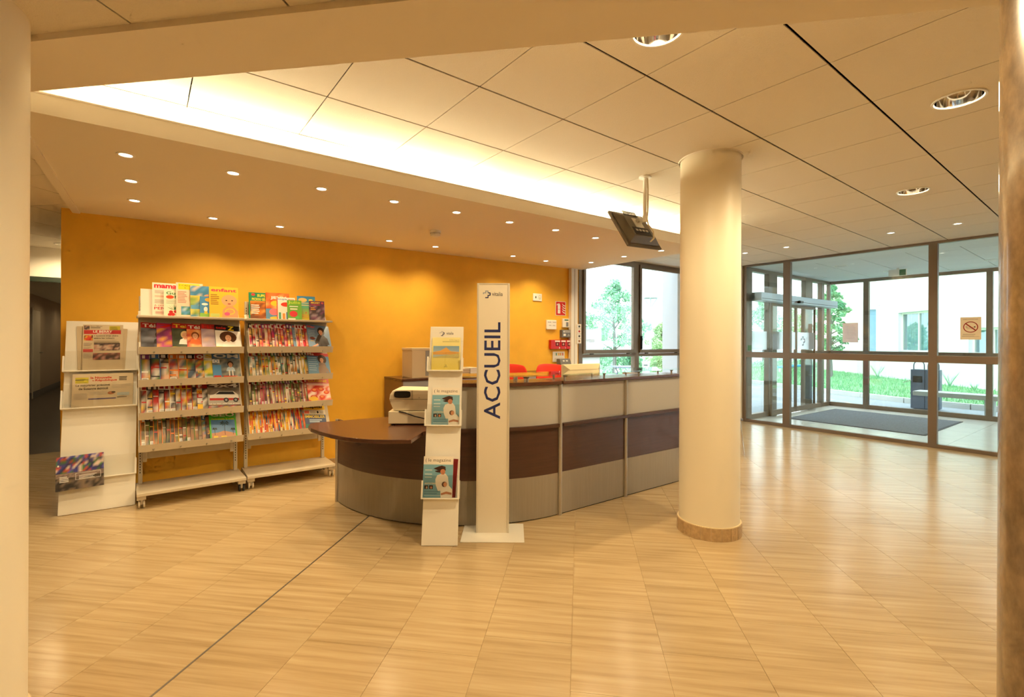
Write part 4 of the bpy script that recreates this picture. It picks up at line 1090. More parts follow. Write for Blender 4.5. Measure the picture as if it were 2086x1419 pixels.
P.rect(.102, h-.215, .175, .010, rgb(110,100,140)); P.ell(.245, h-.165, .022, .013, rgb(190,120,80)); P.ell(.26, h-.160, .014, .007, rgb(60,40,36)); P.rect(.285, h-.19, .08, .026, rgb(180,190,190)); P.lines(.285, h-.205, .07, 1, .01, .005, INK, rn)
sheet('newspaper', 'folded wide newspaper with red title lettering in front of the second pocket', 'newspaper', MN, 0.058, 0.829, 0.047, w-0.012, h, 0.006, 0.0, P, PAPER, NEWSC, 'regional newspapers in the second pocket')
# glossy programme hanging in the lowest pocket
P = Print(); w, h = 0.285, 0.262
P.photo(0, h*.5, w, h*.5, [rgb(60,60,140), rgb(90,90,180), rgb(190,80,60), rgb(220,200,190), rgb(70,120,60), rgb(40,40,90)], 16, 6, rn); P.photo(0, 0, w, h*.5, [rgb(60,52,46), rgb(110,96,86), rgb(40,36,34), rgb(130,110,90)], 14, 6, rn); P.rect(0, h*.36, w, h*.14, rgb(140,120,112)); P.photo(0, h*.36, w, h*.13, [rgb(150,130,120), rgb(120,104,98)], 20, 3, rn)
for (x, y, ww, hh) in ((.115,.07,.15,.05),): 
    P.rect(x, y, ww, .002, WHC); P.rect(x, y+hh, ww, .002, WHC); P.rect(x, y, .002, hh, WHC); P.rect(x+ww, y, .002, hh, WHC)
P.lines(.135, .10, .11, 4, .0085, .003, WHC, rn); 
for q in range(4): P.lines(.022, .10-.012*q, .055, 1, .01, .006, WHC, rn)
MP = MN @ Matrix.Translation((-0.008, 0.186, 0.079)) @ Matrix.Rotation(math.radians(2.0), 4, 'Z') @ Matrix.Rotation(math.radians(-6), 4, 'X')
o = MB().box(0, w, 0, h, -0.008, 0, 0, rgb(80,70,64)).build('folded_programme', PRINT); o.matrix_world = MP
tag(o, 'glossy folded programme with a blue team photo hung over the lowest pocket', 'brochure'); P.build('cover_print', PRINT, o)

# ---- brochures in the narrow stand
def beach_cover(w, h):
    P = Print(); P.rect(0, 0, w, h*.80, rgb(120,172,190), rgb(134,184,202))
    P.lines(0, h*.78, w, 26, h*.03, h*.006, rgb(142,192,206), rn, .5)
    P.rect(0, h*.80, w, h*.2, rgb(248,240,226)); P.text('( le magazine', w*.06, h*.845, w*.86, h*.105, rgb(84,70,60), -0.002)
    P.lines(w*.06, h*.655, w*.24, 1, .01, h*.018, WHC, rn, 0); P.lines(w*.06, h*.555, w*.24, 2, h*.075, h*.018, WHC, rn, 0); P.text('ANTISTRESS', w*.06, h*.32, w*.42, h*.035, rgb(250,230,190), 0.02)
    P.rect(w*.06, h*.205, w*.13, h*.09, rgb(60,40,36)); P.rect(w*.22, h*.205, w*.13, h*.09, rgb(60,40,36)); P.ell(w*.14, h*.24, w*.03, h*.03, rgb(220,180,150), 8); P.ell(w*.29, h*.24, w*.04, h*.03, rgb(214,140,100), 8)
    P.lines(w*.06, h*.135, w*.5, 2, h*.05, h*.018, rgb(96,140,166), rn, .15); P.lines(w*.06, h*.045, w*.6, 1, .01, h*.008, WHC, rn, 0)
    # woman in a white top with wind-blown hair, a child leaning on her
    P.poly([(w*.44,h*.30),(w*.42,h*.44),(w*.48,h*.54),(w*.60,h*.57),(w*.76,h*.58),(w*.84,h*.50),(w*.88,h*.30),(w*.86,h*.18),(w*.52,h*.16)], rgb(240,232,218))
    P.poly([(w*.34,h*.70),(w*.52,h*.755),(w*.62,h*.775),(w*.74,h*.75),(w*.76,h*.66),(w*.70,h*.64),(w*.60,h*.60),(w*.46,h*.615),(w*.38,h*.64),(w*.50,h*.66)], rgb(74,46,34))
    P.ell(w*.66, h*.625, w*.085, h*.065, rgb(196,132,96)); P.rect(w*.62, h*.555, w*.09, h*.05, rgb(190,126,92))
    P.poly([(w*.62,h*.0),(w*.60,h*.18),(w*.66,h*.26),(w*.90,h*.28),(w*1.0,h*.20),(w*1.0,h*.0)], rgb(244,238,226))
    P.ell(w*.73, h*.32, w*.09, h*.065, rgb(96,56,40)); P.ell(w*.755, h*.315, w*.062, h*.055, rgb(214,150,112)); P.poly([(w*.62,h*.10),(w*.80,h*.15),(w*.98,h*.12),(w*.98,h*.07),(w*.80,h*.09),(w*.64,h*.06)], rgb(200,136,100))
    return P
sheet('health_magazine', 'magazine with a beach photo cover in the middle pocket of the brochure stand', 'magazine', MBR, 0.036, 0.80, 0.012, 0.194, 0.262, 0.006, 0, beach_cover(0.194, 0.262), PRINT, WHC, 'beach cover magazines in the brochure stand')
sheet('health_magazine', 'thick beach cover magazine tilted forward in the lowest pocket of the brochure stand', 'magazine', MBR, -0.001, 0.315, 0.042, 0.202, 0.27, 0.012, -0.4, beach_cover(0.202, 0.27), PRINT, WHC, 'beach cover magazines in the brochure stand')
sheet('brochure', 'dark red brochure peeping out behind the beach cover magazine', 'brochure', MBR, 0.10, 0.318, 0.016, 0.12, 0.255, 0.004, -3, None, PRINT, rgb(130,30,30))
P = Print(); w, h = 0.205, 0.245; P.rect(0, 0, w, h, rgb(246,226,110), rgb(248,238,170)); P.rect(w*.04, h*.38, w*.92, h*.36, rgb(196,206,200), rgb(120,160,190)); P.poly([(w*.04,h*.56),(w*.3,h*.6),(w*.5,h*.7),(w*.66,h*.58),(w*.96,h*.56),(w*.96,h*.48),(w*.04,h*.48)], rgb(226,170,90)); P.poly([(w*.04,h*.4),(w*.5,h*.46),(w*.96,h*.52),(w*.96,h*.38),(w*.04,h*.38)], rgb(206,196,130)); P.text('Clinique', w*.6, h*.90, w*.36, h*.035, rgb(120,110,70), 0); P.lines(w*.36, h*.865, w*.6, 1, .01, h*.012, rgb(140,130,80), rn, 0); cross_logo(P, w*.47, h*.13, h*.05, rgb(150,140,90), rgb(120,110,80)); P.lines(w*.44, h*.11, w*.12, 1, .01, h*.01, rgb(150,140,90), rn, 0)
sheet('clinic_brochure', 'pale yellow brochure with a house photo in the top pocket of the stand', 'brochure', MBR, 0.020, 1.185, 0.012, w, h, 0.006, 0, P, PRINT, rgb(240,220,120))

# ================================================================== HANGING SCREEN
hp = PX(1314, 360, CZ)
hs = thing('hanging_screen', 'dark flat screen seen from behind, hung from the ceiling on a white pole', 'screen', (hp.x, hp.y, CZ))
zb = on_line(1314, 447, (hp.x-1, hp.y), (hp.x+1, hp.y)).z - CZ
MB().cyl((0,0,0),(0,0,zb),0.014,14).build('pole', WHITE, hs, smooth=True)
MB().cyl((0,0,0),(0,0,-0.012),0.05,20).build('ceiling_flange', WHITE, hs, smooth=True)
MB().tube([(0.02,0,0),(0.024,-0.004,-0.1),(0.02,-0.01,-0.25),(0.016,-0.012,zb),(0.02,-0.03,zb-0.05),(0.06,-0.03,zb-0.10),(0.075,0.0,zb-0.15),(0.05,0.02,zb-0.175)], 0.006, 8).build('signal_cable', mat('cable_cream', rgb(222,206,170), 0.5), hs, smooth=True)
LW, LU = 0.43, 0.38
ew = Vector((0.806, 0.591, 0.035)).normalized(); eu = Vector((-0.342, 0.425, 0.838)); eu = (eu-ew*eu.dot(ew)).normalized()
en = ew.cross(eu)
q_ = ab(1281, 498); cen = Vector((q_[0]*3.85, 3.85, CAMH-q_[1]*3.85)) + ew*(LW/2) + eu*(LU/2)
SCRB = mat('screen_back_plastic', rgb(92,80,62), 0.4)
Mloc = frame(cen - Vector((hp.x, hp.y, CZ)), ew, eu, ew.cross(eu))
sgn = 1 if ew.cross(eu).dot(en) > 0 else -1
b = MB(); w2, u2_, = LW/2, LU/2
b.box(-w2, w2, -u2_, u2_, min(0,-0.022*sgn), max(0,-0.022*sgn))
dispo = b.build('display', SCRB, hs, bevel=0.006); dispo.matrix_local = Mloc
b = MB(); zq = 0.045*sgn; b.hexa([(-w2*.92,-u2_*.92,0),(w2*.92,-u2_*.92,0),(w2*.92,u2_*.92,0),(-w2*.92,u2_*.92,0),(-w2*.62,-u2_*.62,zq),(w2*.62,-u2_*.62,zq),(w2*.62,u2_*.55,zq),(-w2*.62,u2_*.55,zq)])
b.build('back_shell', SCRB, dispo, bevel=0.012)
b = MB()
for k in range(7): b.box(-w2*.5, w2*.3, u2_*(.60+.045*k), u2_*(.615+.045*k), 0.036*sgn-0.0005, 0.038*sgn+0.0015*sgn)
b.build('vent_slots', mat('vent_dark', rgb(50,42,32), 0.6), dispo)
MB().box(-w2*.5, w2*.45, -u2_*.56, -u2_*.12, min(zq,zq+0.002*sgn), max(zq,zq+0.002*sgn)).build('connector_recess', mat('recess_dark', rgb(34,30,26), 0.6), dispo)
for k in range(4): MB().box(-w2*.42+k*w2*.2, -w2*.42+k*w2*.2+w2*.13, -u2_*.36, -u2_*.25, min(zq,zq+0.008*sgn), max(zq,zq+0.008*sgn)).build('connector', STEEL, dispo)
br = MB().box(-0.05, 0.05, -0.02, 0.08, min(zq,zq+0.006*sgn), max(zq,zq+0.006*sgn)).build('mount_plate', WHITE, dispo, bevel=0.001)
MB().box(-0.016, 0.016, 0.01, 0.06, min(zq,zq+0.045*sgn), max(zq,zq+0.045*sgn)).build('tilt_bracket', WHITE, dispo, bevel=0.002)
MB().cyl((-0.03,0.035,zq+0.03*sgn),(0.03,0.035,zq+0.03*sgn),0.02,14).build('hinge_barrel', STEEL, dispo)
MB().box(-w2*.97, w2*.97, -u2_*.96, u2_*.96, min(-0.0225*sgn,-0.0235*sgn), max(-0.0225*sgn,-0.0235*sgn)).build('screen', MATS['screen_dark'], dispo)
hb = Mloc @ Vector((0,0.035,zq+0.03*sgn))
MB().cyl((0,0,zb), hb, 0.014, 10).build('swivel_arm', WHITE, hs)
MB().cyl((0,0,zb-0.02),(0,0,zb+0.03),0.02,14).build('swivel_collar', WHITE, hs)

# ================================================================== CHAIR BEHIND THE COLUMN, EXTINGUISHER
lp = PX(1517.5, 927)
cc = Vector((lp.x-0.27, lp.y+0.12, 0))
wc = thing('waiting_chair', 'tubular steel chair hidden behind the cream column, one leg showing', 'chair', cc, math.radians(10))
for (x, y) in ((0.235,-0.16),(-0.235,-0.16),(0.235,0.20),(-0.235,0.20)):
    MB().tube([(x,y,0),(x*.85,y*.8,0.42)], 0.010, 10).build('leg', CHROME, wc, smooth=True)
MB().box(-0.2, 0.2, -0.2, 0.2, 0.42, 0.455).build('seat', mat('chair_shell', rgb(120,126,140), 0.5), wc, bevel=0.012)
MB().obox((-0.19,0.19,0.52), (0.38,0,0), (0,0.02,0), (0,0.07,0.30)).build('backrest', MATS['chair_shell'], wc, bevel=0.008)
for x in (-0.17, 0.17): MB().tube([(x,0.18,0.43),(x,0.215,0.56)], 0.010, 8).build('back_post', CHROME, wc)
ex = W(8.05, 4.60, 0)
fe = thing('fire_extinguisher', 'red fire extinguisher on the wall end beside the glass wall', 'extinguisher', (ex.x, ex.y, 0.25), TH)
MB().lathe([(0.0,0.0),(0.07,0.0),(0.075,0.02),(0.075,0.44),(0.06,0.49),(0.025,0.52),(0.022,0.55),(0.0,0.55)], 28).build('cylinder', REDP, fe, smooth=True)
MB().box(-0.03, 0.03, -0.015, 0.015, 0.55, 0.585).build('valve', PLASB, fe, bevel=0.004)
MB().box(-0.10, 0.03, -0.01, 0.01, 0.585, 0.60).build('lever', PLASB, fe)
MB().tube([(0.03,0,0.57),(0.09,0,0.54),(0.095,0,0.35),(0.09,0,0.15)], 0.009, 8).build('hose', PLASB, fe, smooth=True)
MB().lathe([(0.0758,0.14),(0.0758,0.34)], 28).build('instruction_label', PLASW, fe, smooth=True)
MB().box(0.07, 0.085, -0.02, 0.02, 0.2, 0.5).build('wall_bracket', STEEL, fe)

# ================================================================== MAGAZINE RACKS
def rack_thing(label, s, t, rz):
    r = thing('magazine_rack', label, 'magazine rack', W(s, t), rz, 'wheeled magazine racks')
    BW = 0.79
    MB().box(-BW/2+0.003, BW/2-0.003, 0.0, 0.40, 0.105, 0.130).build('base_shelf', RACK, r, bevel=0.003)
    for (x, y) in ((-0.36,0.05),(0.36,0.05),(-0.36,0.35),(0.36,0.35)):
        ca = MB().box(x-0.03, x+0.03, y-0.03, y+0.03, 0.072, 0.105).build('caster', RACK, r, bevel=0.002)
        dark = (x > 0 and y < 0.2 and s < 0.6)
        for dx in (-0.02, 0.012):
            MB().cyl((x+dx,y+0.012,0.033),(x+dx+0.012,y+0.012,0.033),0.033,18).build('wheel', PLASB if dark else mat('caster_cream', rgb(214,200,172), 0.5), ca, smooth=True)
        MB().box(x-0.006, x+0.010, y-0.005, y+0.02, 0.03, 0.075).build('fork', STEEL, ca)
    for x in (-0.375, 0.345):
        up = MB().box(x, x+0.030, 0.345, 0.385, 0.13, 1.745).build('upright', RACK, r, bevel=0.002)
        b = MB()
        for k in range(62):
            z = 0.22+k*0.0238
            b.box(x+0.010, x+0.016, 0.3435, 0.3455, z, z+0.013)
        b.build('slot_row', DARK, up)
    MB().box(-0.345, 0.345, 0.362, 0.374, 0.335, 0.405).build('cross_bar', RACK, r, bevel=0.002)
    for x in (-0.345, 0.315): MB().box(x, x+0.030, 0.352, 0.362, 0.31, 0.43).build('bar_bracket', RACK, r, bevel=0.002)
    MB().box(-0.372, 0.372, 0.386, 0.394, 1.27, 1.745).build('back_panel', RACK, r, bevel=0.002)
    MB().box(-BW/2+0.004, BW/2-0.004, 0.12, 0.386, 1.555, 1.575).build('top_shelf', RACK, r, bevel=0.004)
    for z in ROWZ:
        tr = MB()
        y0, y1 = 0.075, 0.335
        # lip, bottom and sloping back as one folded sheet
        prof = [(0.060, z), (0.078, z-0.056), (0.130, z-0.046), (0.338, z+0.305), (0.343, z+0.302), (0.134, z-0.050), (0.082, z-0.062), (0.076, z-0.060), (0.056, z)]
        n = len(prof); x0, x1 = -0.380, 0.380
        tr.v = [(x0, y, zz) for y, zz in prof] + [(x1, y, zz) for y, zz in prof]
        tr.f = [(k, (k+1)%n, n+(k+1)%n, n+k) for k in range(n)] + [tuple(range(n-1,-1,-1)), tuple(range(n,2*n))]
        tr.m = [0]*len(tr.f); tr.c = [None]*len(tr.f)
        o = tr.build('sloping_shelf', RACK, r)
        for x in (-0.379, 0.376):
            MB().hexa([(x,0.134,z-0.045),(x+0.003,0.134,z-0.045),(x+0.003,0.345,z+0.295),(x,0.345,z+0.295),(x,0.170,z-0.045),(x+0.003,0.170,z-0.045),(x+0.003,0.365,z+0.270),(x,0.365,z+0.270)]).build('shelf_cheek', RACK, o)
        for k in range(4):
            MB().cyl((-0.28+0.187*k,0.066,z-0.040),(-0.28+0.187*k,0.069,z-0.052),0.006,8).build('rivet', STEEL, o)
    return r
ROWZ = [1.312, 1.043, 0.773, 0.508]
RK = [rack_thing('beige wheeled magazine rack nearer the newspaper board', 0.2275, 4.905, TH+math.radians(3.0)),
      rack_thing('beige wheeled magazine rack nearer the curved desk', 1.0225, 4.955, TH+math.radians(0.5))]
bpy.context.view_layer.update()
RNAME = ['left rack', 'right rack']
SHELFN = ['top shelf', 'upper tilted shelf', 'second tilted shelf', 'third tilted shelf', 'lowest tilted shelf']
mr = random.Random(77)
SKIN, WHT, CRM = rgb(222,168,134), rgb(244,240,232), rgb(236,222,196)
PALS = {
 'tele': [rgb(200,40,40), rgb(90,60,80), rgb(226,180,150), rgb(60,70,60), rgb(220,200,180), rgb(150,60,90)],
 'sport': [rgb(90,110,130), rgb(180,60,50), rgb(226,190,160), rgb(50,50,56), rgb(220,214,206), rgb(110,140,80), rgb(220,160,60)],
 'car': [rgb(60,56,58), rgb(200,40,36), rgb(226,222,214), rgb(150,140,130), rgb(235,190,50), rgb(90,84,84), rgb(190,180,170)],
 'geo': [rgb(110,84,50), rgb(70,66,44), rgb(160,110,60), rgb(120,126,70), rgb(60,48,40), rgb(190,130,70), rgb(150,140,120)],
 'people': [rgb(214,60,70), rgb(226,180,160), rgb(240,220,200), rgb(190,60,120), rgb(70,54,60), rgb(220,120,80), rgb(230,200,120)],
 'women': [rgb(230,220,200), rgb(190,170,140), rgb(120,140,90), rgb(70,120,130), rgb(214,150,70), rgb(90,70,60), rgb(240,232,220)],
 'house': [rgb(180,150,120), rgb(120,140,80), rgb(230,216,196), rgb(170,90,90), rgb(96,72,50), rgb(200,180,150), rgb(150,60,70)],
 'money': [rgb(240,196,50), rgb(214,50,36), rgb(240,232,214), rgb(236,150,40), rgb(70,120,150), rgb(214,70,50), rgb(60,60,70)]}
CN = [('red', rgb(200,30,34)), ('yellow', rgb(240,196,40)), ('white', WHT), ('black', rgb(30,28,30)), ('green', rgb(90,150,60)), ('pink', rgb(220,90,130)), ('blue', rgb(70,110,170)), ('orange', rgb(235,130,40)), ('brown', rgb(110,74,46)), ('cream', CRM), ('purple', rgb(130,70,140)), ('teal', rgb(50,120,120))]
CD = dict(CN)
def rand_cover(w, h, pal, base, band, strip=True):
    P = Print(); P.rect(0, 0, w, h, base)
    P.photo(w*.02, h*.02, w*.96, h*.80, pal, 6, 4, mr)
    P.rect(0, h*.82, w, h*.18, band)
    dark = sum(band) > 1.2
    for k in range(4): P.rect(w*(.05+.23*k), h*.85, w*mr.uniform(.08,.19), h*.11, rgb(170,30,34) if dark else WHT)
    for k in range(mr.randrange(1, 3)):
        y = h*mr.uniform(.05,.75); c = mr.choice([WHT, rgb(240,210,60), rgb(200,36,36), rgb(30,30,36), base])
        P.rect(w*.03, y, w*mr.uniform(.2,.5), h*mr.uniform(.02,.05), c)
    if mr.random() < .2: P.rect(w*.03, h*.03, w*.22, h*.13, WHT); P.lines(w*.05, h*.13, w*.17, 5, h*.02, h*.008, rgb(40,40,40), mr, 0)
    return P
def magazine(M, w, h, t, P, base, label, group, spine=None):
    b = MB(); sp = spine or base
    b.v = [(0,0,-t),(w,0,-t),(w,h,-t),(0,h,-t),(0,0,0),(w,0,0),(w,h,0),(0,h,0)]
    for q, c in (((0,3,2,1),WHT),((4,5,6,7),base),((0,1,5,4),CRM),((1,2,6,5),CRM),((2,3,7,6),CRM),((3,0,4,7),sp)):
        b.f.append(q); b.m.append(0); b.c.append(c)
    o = b.build('magazine', PRINT); o.matrix_world = M; tag(o, label, 'magazine', group)
    if P: P.build('cover_print', PRINT, o)
    return o
BETA = math.atan2(0.208, 0.351)               # back plate tilt from vertical
def shelf_frame(rk, z, x0):
    e2 = Vector((0, math.sin(BETA), math.cos(BETA))); e1 = Vector((1,0,0)); e3 = e1.cross(e2)
    o = Vector((x0, 0.130, z-0.046)) + e3*0.0035 + e2*0.004
    return rk.matrix_world @ frame(o, e1, e2, e3)
def fill_row(ri, row, specs, thick, w=0.205, h=0.27, x0=-0.365, x1=0.372):
    """specs: list of dicts, left to right; each overlaps the one on its left"""
    M = shelf_frame(RK[ri], ROWZ[row-1], 0.0); n = len(specs)
    wl = specs[-1].get('w', w)
    pit = (x1-wl-x0)/(n-1)
    al = math.asin(min(0.6, (thick+0.0006)/pit))
    for k, sp in enumerate(specs):
        ww, hh = sp.get('w', w), sp.get('h', h*mr.uniform(.97,1.03))
        x = x0+pit*k
        lift = ww*math.sin(al)
        R = M @ Matrix.Translation((x, 0.0, lift+thick+0.001)) @ Matrix.Rotation(al, 4, 'Y')
        fx = sp['c'](ww, hh) if callable(sp['c']) else sp['c']
        place = ('%s from left' % ORD[k] if k < n-1 else 'rightmost') + ', %s, %s' % (SHELFN[row], RNAME[ri])
        magazine(R, ww, hh, thick, fx, sp['base'], sp['look'] + ', ' + place, 'magazines on the %s of the %s' % (SHELFN[row], RNAME[ri]), sp.get('spine'))
def gen(n, pal, names):
    out = []
    for k in range(n):
        nm = mr.choice(names); base = CD[nm]; bn = mr.choice(names)
        out.append(dict(base=base, look='%s spined overlapping magazine' % nm, c=(lambda base, bn: (lambda w, h: rand_cover(w, h, PALS[pal], base, CD[bn])))(base, bn), spine=base))
    return out

# --- left rack
def c_tele(title, sub, band, bgp, face, tc=WHT):
    def f(w, h):
        P = Print(); P.rect(0,0,w,h,band); P.photo(0, 0, w, h*.80, bgp, 5, 6, mr); P.text(title, w*.05, h*.83, w*.62, h*.13, tc, 0.03)
        if face:
            for (fx, hair, cl) in face: P.portrait(w*fx, h*.55, w*.17, SKIN, hair, cl)
        P.rect(0, h*.0, w, h*.10, rgb(244,210,50)); P.text(sub, w*.06, h*.02, w*.86, h*.065, rgb(180,30,40), 0.02) if sub else None
        return P
    return f
tele = [dict(base=rgb(196,40,44), look='red and grey television weekly', c=c_tele('T\u00e9l\u00e9', '', rgb(200,44,44), [rgb(120,120,130), rgb(90,92,100), rgb(60,60,66)], [(.62, rgb(60,44,36), rgb(30,30,34))])),
        dict(base=rgb(190,60,120), look='pink weekly with a large figure seven', c=c_tele('7', '', rgb(190,60,120), [rgb(170,70,130), rgb(220,160,60), rgb(120,50,100)], None, rgb(230,40,40))),
        dict(base=rgb(190,40,44), look='red weekly with a couple in white', w=0.225, c=c_tele('Tele', 'Comment', rgb(196,44,44), [rgb(70,80,60), rgb(50,56,48), rgb(96,100,80)], [(.42, rgb(232,206,150), WHT), (.74, rgb(60,40,30), WHT)], rgb(244,220,70))),
        dict(base=rgb(196,40,50), look='red weekly with an orange cover portrait', c=c_tele('T\u00e9l\u00e9', '', rgb(200,40,50), [rgb(226,130,70), rgb(200,60,60), rgb(236,180,120)], [(.3, rgb(120,60,30), rgb(230,120,70))])),
        dict(base=rgb(196,60,60), look='weekly with a pale close-up face', c=c_tele('HIT', '', rgb(180,50,50), [rgb(226,190,170), rgb(200,180,190), rgb(170,150,170)], [(.68, rgb(196,150,90), rgb(190,190,210))], rgb(220,40,40))),
        dict(base=rgb(30,28,30), look='black and yellow weekly with a curly haired portrait', c=lambda w, h: (lambda P: (P.rect(0,0,w,h,rgb(236,232,226)), P.rect(0,h*.78,w,h*.22,rgb(30,28,30)), P.text('tele', w*.04, h*.84, w*.4, h*.11, rgb(214,40,40), .03), P.text('Z', w*.5, h*.80, w*.26, h*.18, rgb(250,220,40), .04), P.rect(0,0,w,h*.12,rgb(244,206,50)), P.ell(w*.5,h*.52,w*.34,h*.24,rgb(84,50,34)), P.portrait(w*.5,h*.5,w*.2,SKIN,rgb(84,50,34),WHT), P)[-1])(Print()))]
fill_row(0, 1, tele, 0.011, 0.205, 0.262)
def c_title(title, tc, band, pal, extra=None, bandh=.2):
    def f(w, h):
        P = Print(); P.rect(0,0,w,h,band); P.photo(0,0,w,h*(1-bandh),pal,7,8,mr); P.text(title, w*.05, h*(1-bandh*.88), w*.9, h*bandh*.74, tc, 0.03)
        if extra: extra(P, w, h)
        return P
    return f
def foot(P, w, h):
    P.rect(0, h*.62, w*.26, h*.14, WHT); P.ring(w*.13, h*.69, w*.07, w*.07, w*.02, rgb(60,140,200)); P.rect(0, h*.05, w*.3, h*.5, rgb(90,150,200)); P.rect(w*.02, h*.06, w*.26, h*.1, rgb(214,60,50)); P.portrait(w*.64, h*.58, w*.13, rgb(206,150,116), rgb(40,30,26), rgb(190,214,232)); P.rect(w*.56, h*.05, w*.04, h*.32, WHT); P.rect(w*.68, h*.05, w*.04, h*.32, WHT); P.lines(w*.36, h*.1, w*.5, 1, .01, h*.05, rgb(220,70,40), mr, 0)
def play(P, w, h): P.portrait(w*.55, h*.6, w*.16, SKIN, rgb(60,40,34), WHT); P.text('LEC', w*.08, h*.3, w*.3, h*.08, rgb(244,200,60), .02); P.rect(0, 0, w, h*.1, rgb(170,180,70))
sport = gen(3, 'sport', ['blue','purple','black']) + gen(3, 'sport', ['black','red','orange']) + [
    dict(base=rgb(196,40,40), look='red football monthly', c=c_title('onze', WHT, rgb(180,40,44), PALS['sport'], play)),
    dict(base=rgb(236,232,220), look='pale car monthly with yellow title', c=c_title('SQ', rgb(236,200,50), rgb(236,232,220), [rgb(226,226,220), rgb(90,150,70), rgb(200,200,196), rgb(230,210,80)])),
    dict(base=rgb(70,110,160), look='football magazine with a striped shirt player', w=0.225, c=c_title('OM', WHT, rgb(74,116,170), [rgb(120,130,130), rgb(90,100,110), rgb(150,150,140)], foot))]
fill_row(0, 2, sport, 0.0055, 0.205, 0.27)
def suv(P, w, h):
    P.rect(0, h*.18, w, h*.62, rgb(176,170,160)); P.photo(0, h*.55, w, h*.27, [rgb(120,110,100), rgb(150,140,130)], 5, 2, mr)
    P.poly([(w*.05,h*.36),(w*.06,h*.52),(w*.2,h*.56),(w*.34,h*.68),(w*.8,h*.68),(w*.93,h*.56),(w*.96,h*.36)], rgb(240,236,230)); P.poly([(w*.24,h*.56),(w*.36,h*.66),(w*.78,h*.66),(w*.84,h*.56)], rgb(60,60,66))
    P.poly([(w*.05,h*.34),(w*.05,h*.42),(w*.96,h*.42),(w*.96,h*.34)], rgb(190,40,36))
    for x in (.55, .85): P.ell(w*x, h*.35, w*.08, h*.085, rgb(30,30,32)); P.ell(w*x, h*.35, w*.04, h*.045, rgb(160,160,160))
    P.text("LE 1er TDT 100% OFF-ROAD", w*.04, h*.19, w*.92, h*.045, WHT, .02); P.rect(0, 0, w, h*.17, rgb(90,30,30)); P.photo(0, 0, w, h*.15, PALS['car'], 8, 2, mr)
def plus(P, w, h): P.rect(0,h*.62,w*.8,h*.1,rgb(244,170,40)); P.text('voiture', w*.05, h*.635, w*.7, h*.07, rgb(190,30,30), .02); P.rect(0,h*.06,w*.7,h*.18,rgb(250,200,40)); P.text('6', w*.44, h*.08, w*.12, h*.13, rgb(20,20,20), .02); P.rect(0,h*.47,w*.8,h*.13,rgb(200,40,36)); P.lines(w*.05, h*.55, w*.6, 2, h*.05, h*.03, WHT, mr); P.rect(0,h*.28,w*.9,h*.17,rgb(230,226,220)); P.poly([(w*.1,h*.3),(w*.25,h*.38),(w*.6,h*.38),(w*.8,h*.3)], rgb(200,36,36))
car = gen(10, 'car', ['white','red','yellow','brown','black','cream']) + [
    dict(base=rgb(190,36,36), look='red motoring weekly', c=c_title('Plus', WHT, rgb(180,40,40), PALS['car'], plus)),
    dict(base=rgb(230,224,214), look='white classic car monthly', c=c_title('2CV', rgb(190,40,40), rgb(170,50,50), [rgb(150,140,130), rgb(230,224,214), rgb(90,90,86)])),
    dict(base=rgb(60,50,50), look='wide magazine with a white off-road vehicle', w=0.262, c=c_title('4x4', WHT, rgb(70,50,48), PALS['car'], suv))]
fill_row(0, 3, car, 0.0048, 0.205, 0.272)
def palms(P, w, h):
    P.rect(w*.06, h*.04, w*.88, h*.66, rgb(120,160,206), rgb(90,140,200)); P.poly([(w*.06,h*.04),(w*.94,h*.04),(w*.94,h*.2),(w*.7,h*.26),(w*.5,h*.3),(w*.3,h*.24),(w*.06,h*.22)], rgb(206,150,110)); P.text('Andalousie, la vraie', w*.08, h*.70, w*.84, h*.065, rgb(244,190,50), .02)
    for (x, y, s) in ((.18,.38,.1), (.55,.58,.2), (.85,.36,.1)):
        P.rect(w*(x-.008), h*.15, w*.016, h*(y-.15), rgb(60,50,40))
        for a in range(0, 360, 40):
            ca, sa = math.cos(math.radians(a)), math.sin(math.radians(a)); P.poly([(w*x, h*y), (w*(x+ca*s*.6), h*(y+sa*s*.4+.02)), (w*(x+ca*s), h*(y+sa*s*.4-.03)), (w*(x+ca*s*.6), h*(y+sa*s*.4-.015))], rgb(36,52,36))
    P.rect(w*.12, h*.04, w*.16, h*.07, rgb(244,210,60)); P.rect(w*.4, h*.04, w*.2, h*.07, rgb(244,210,60))
geo = [dict(base=rgb(235,130,40), look='thin orange magazine', c=lambda w, h: rand_cover(w, h, PALS['geo'], CD['orange'], CD['orange']))] + gen(8, 'geo', ['brown','cream','green','black','orange']) + [dict(base=CD['yellow'], look='bright yellow spined magazine', spine=rgb(244,200,20), c=lambda w, h: rand_cover(w, h, PALS['geo'], rgb(244,200,20), rgb(244,200,20)))] + gen(5, 'geo', ['brown','black','cream','green']) + [
    dict(base=rgb(60,120,170), look='blue travel magazine with pines', c=c_title('PARCS', WHT, rgb(60,120,170), [rgb(70,120,160), rgb(110,120,70), rgb(190,140,110)], None, .3)),
    dict(base=rgb(30,26,26), look='black magazine with orange lettering', c=c_title('', WHT, rgb(30,26,26), [rgb(60,40,36), rgb(150,90,60), rgb(30,26,26)], lambda P, w, h: P.text('Jea', w*.05, h*.2, w*.5, h*.14, rgb(240,170,60), .03))),
    dict(base=rgb(90,190,50), look='bright green framed magazine with palm trees', w=0.222, h=0.265, spine=rgb(90,190,50), c=c_title('GEO', WHT, rgb(84,190,48), [rgb(84,190,48)], palms))]
fill_row(0, 4, geo, 0.0048, 0.205, 0.27, x1=0.345)

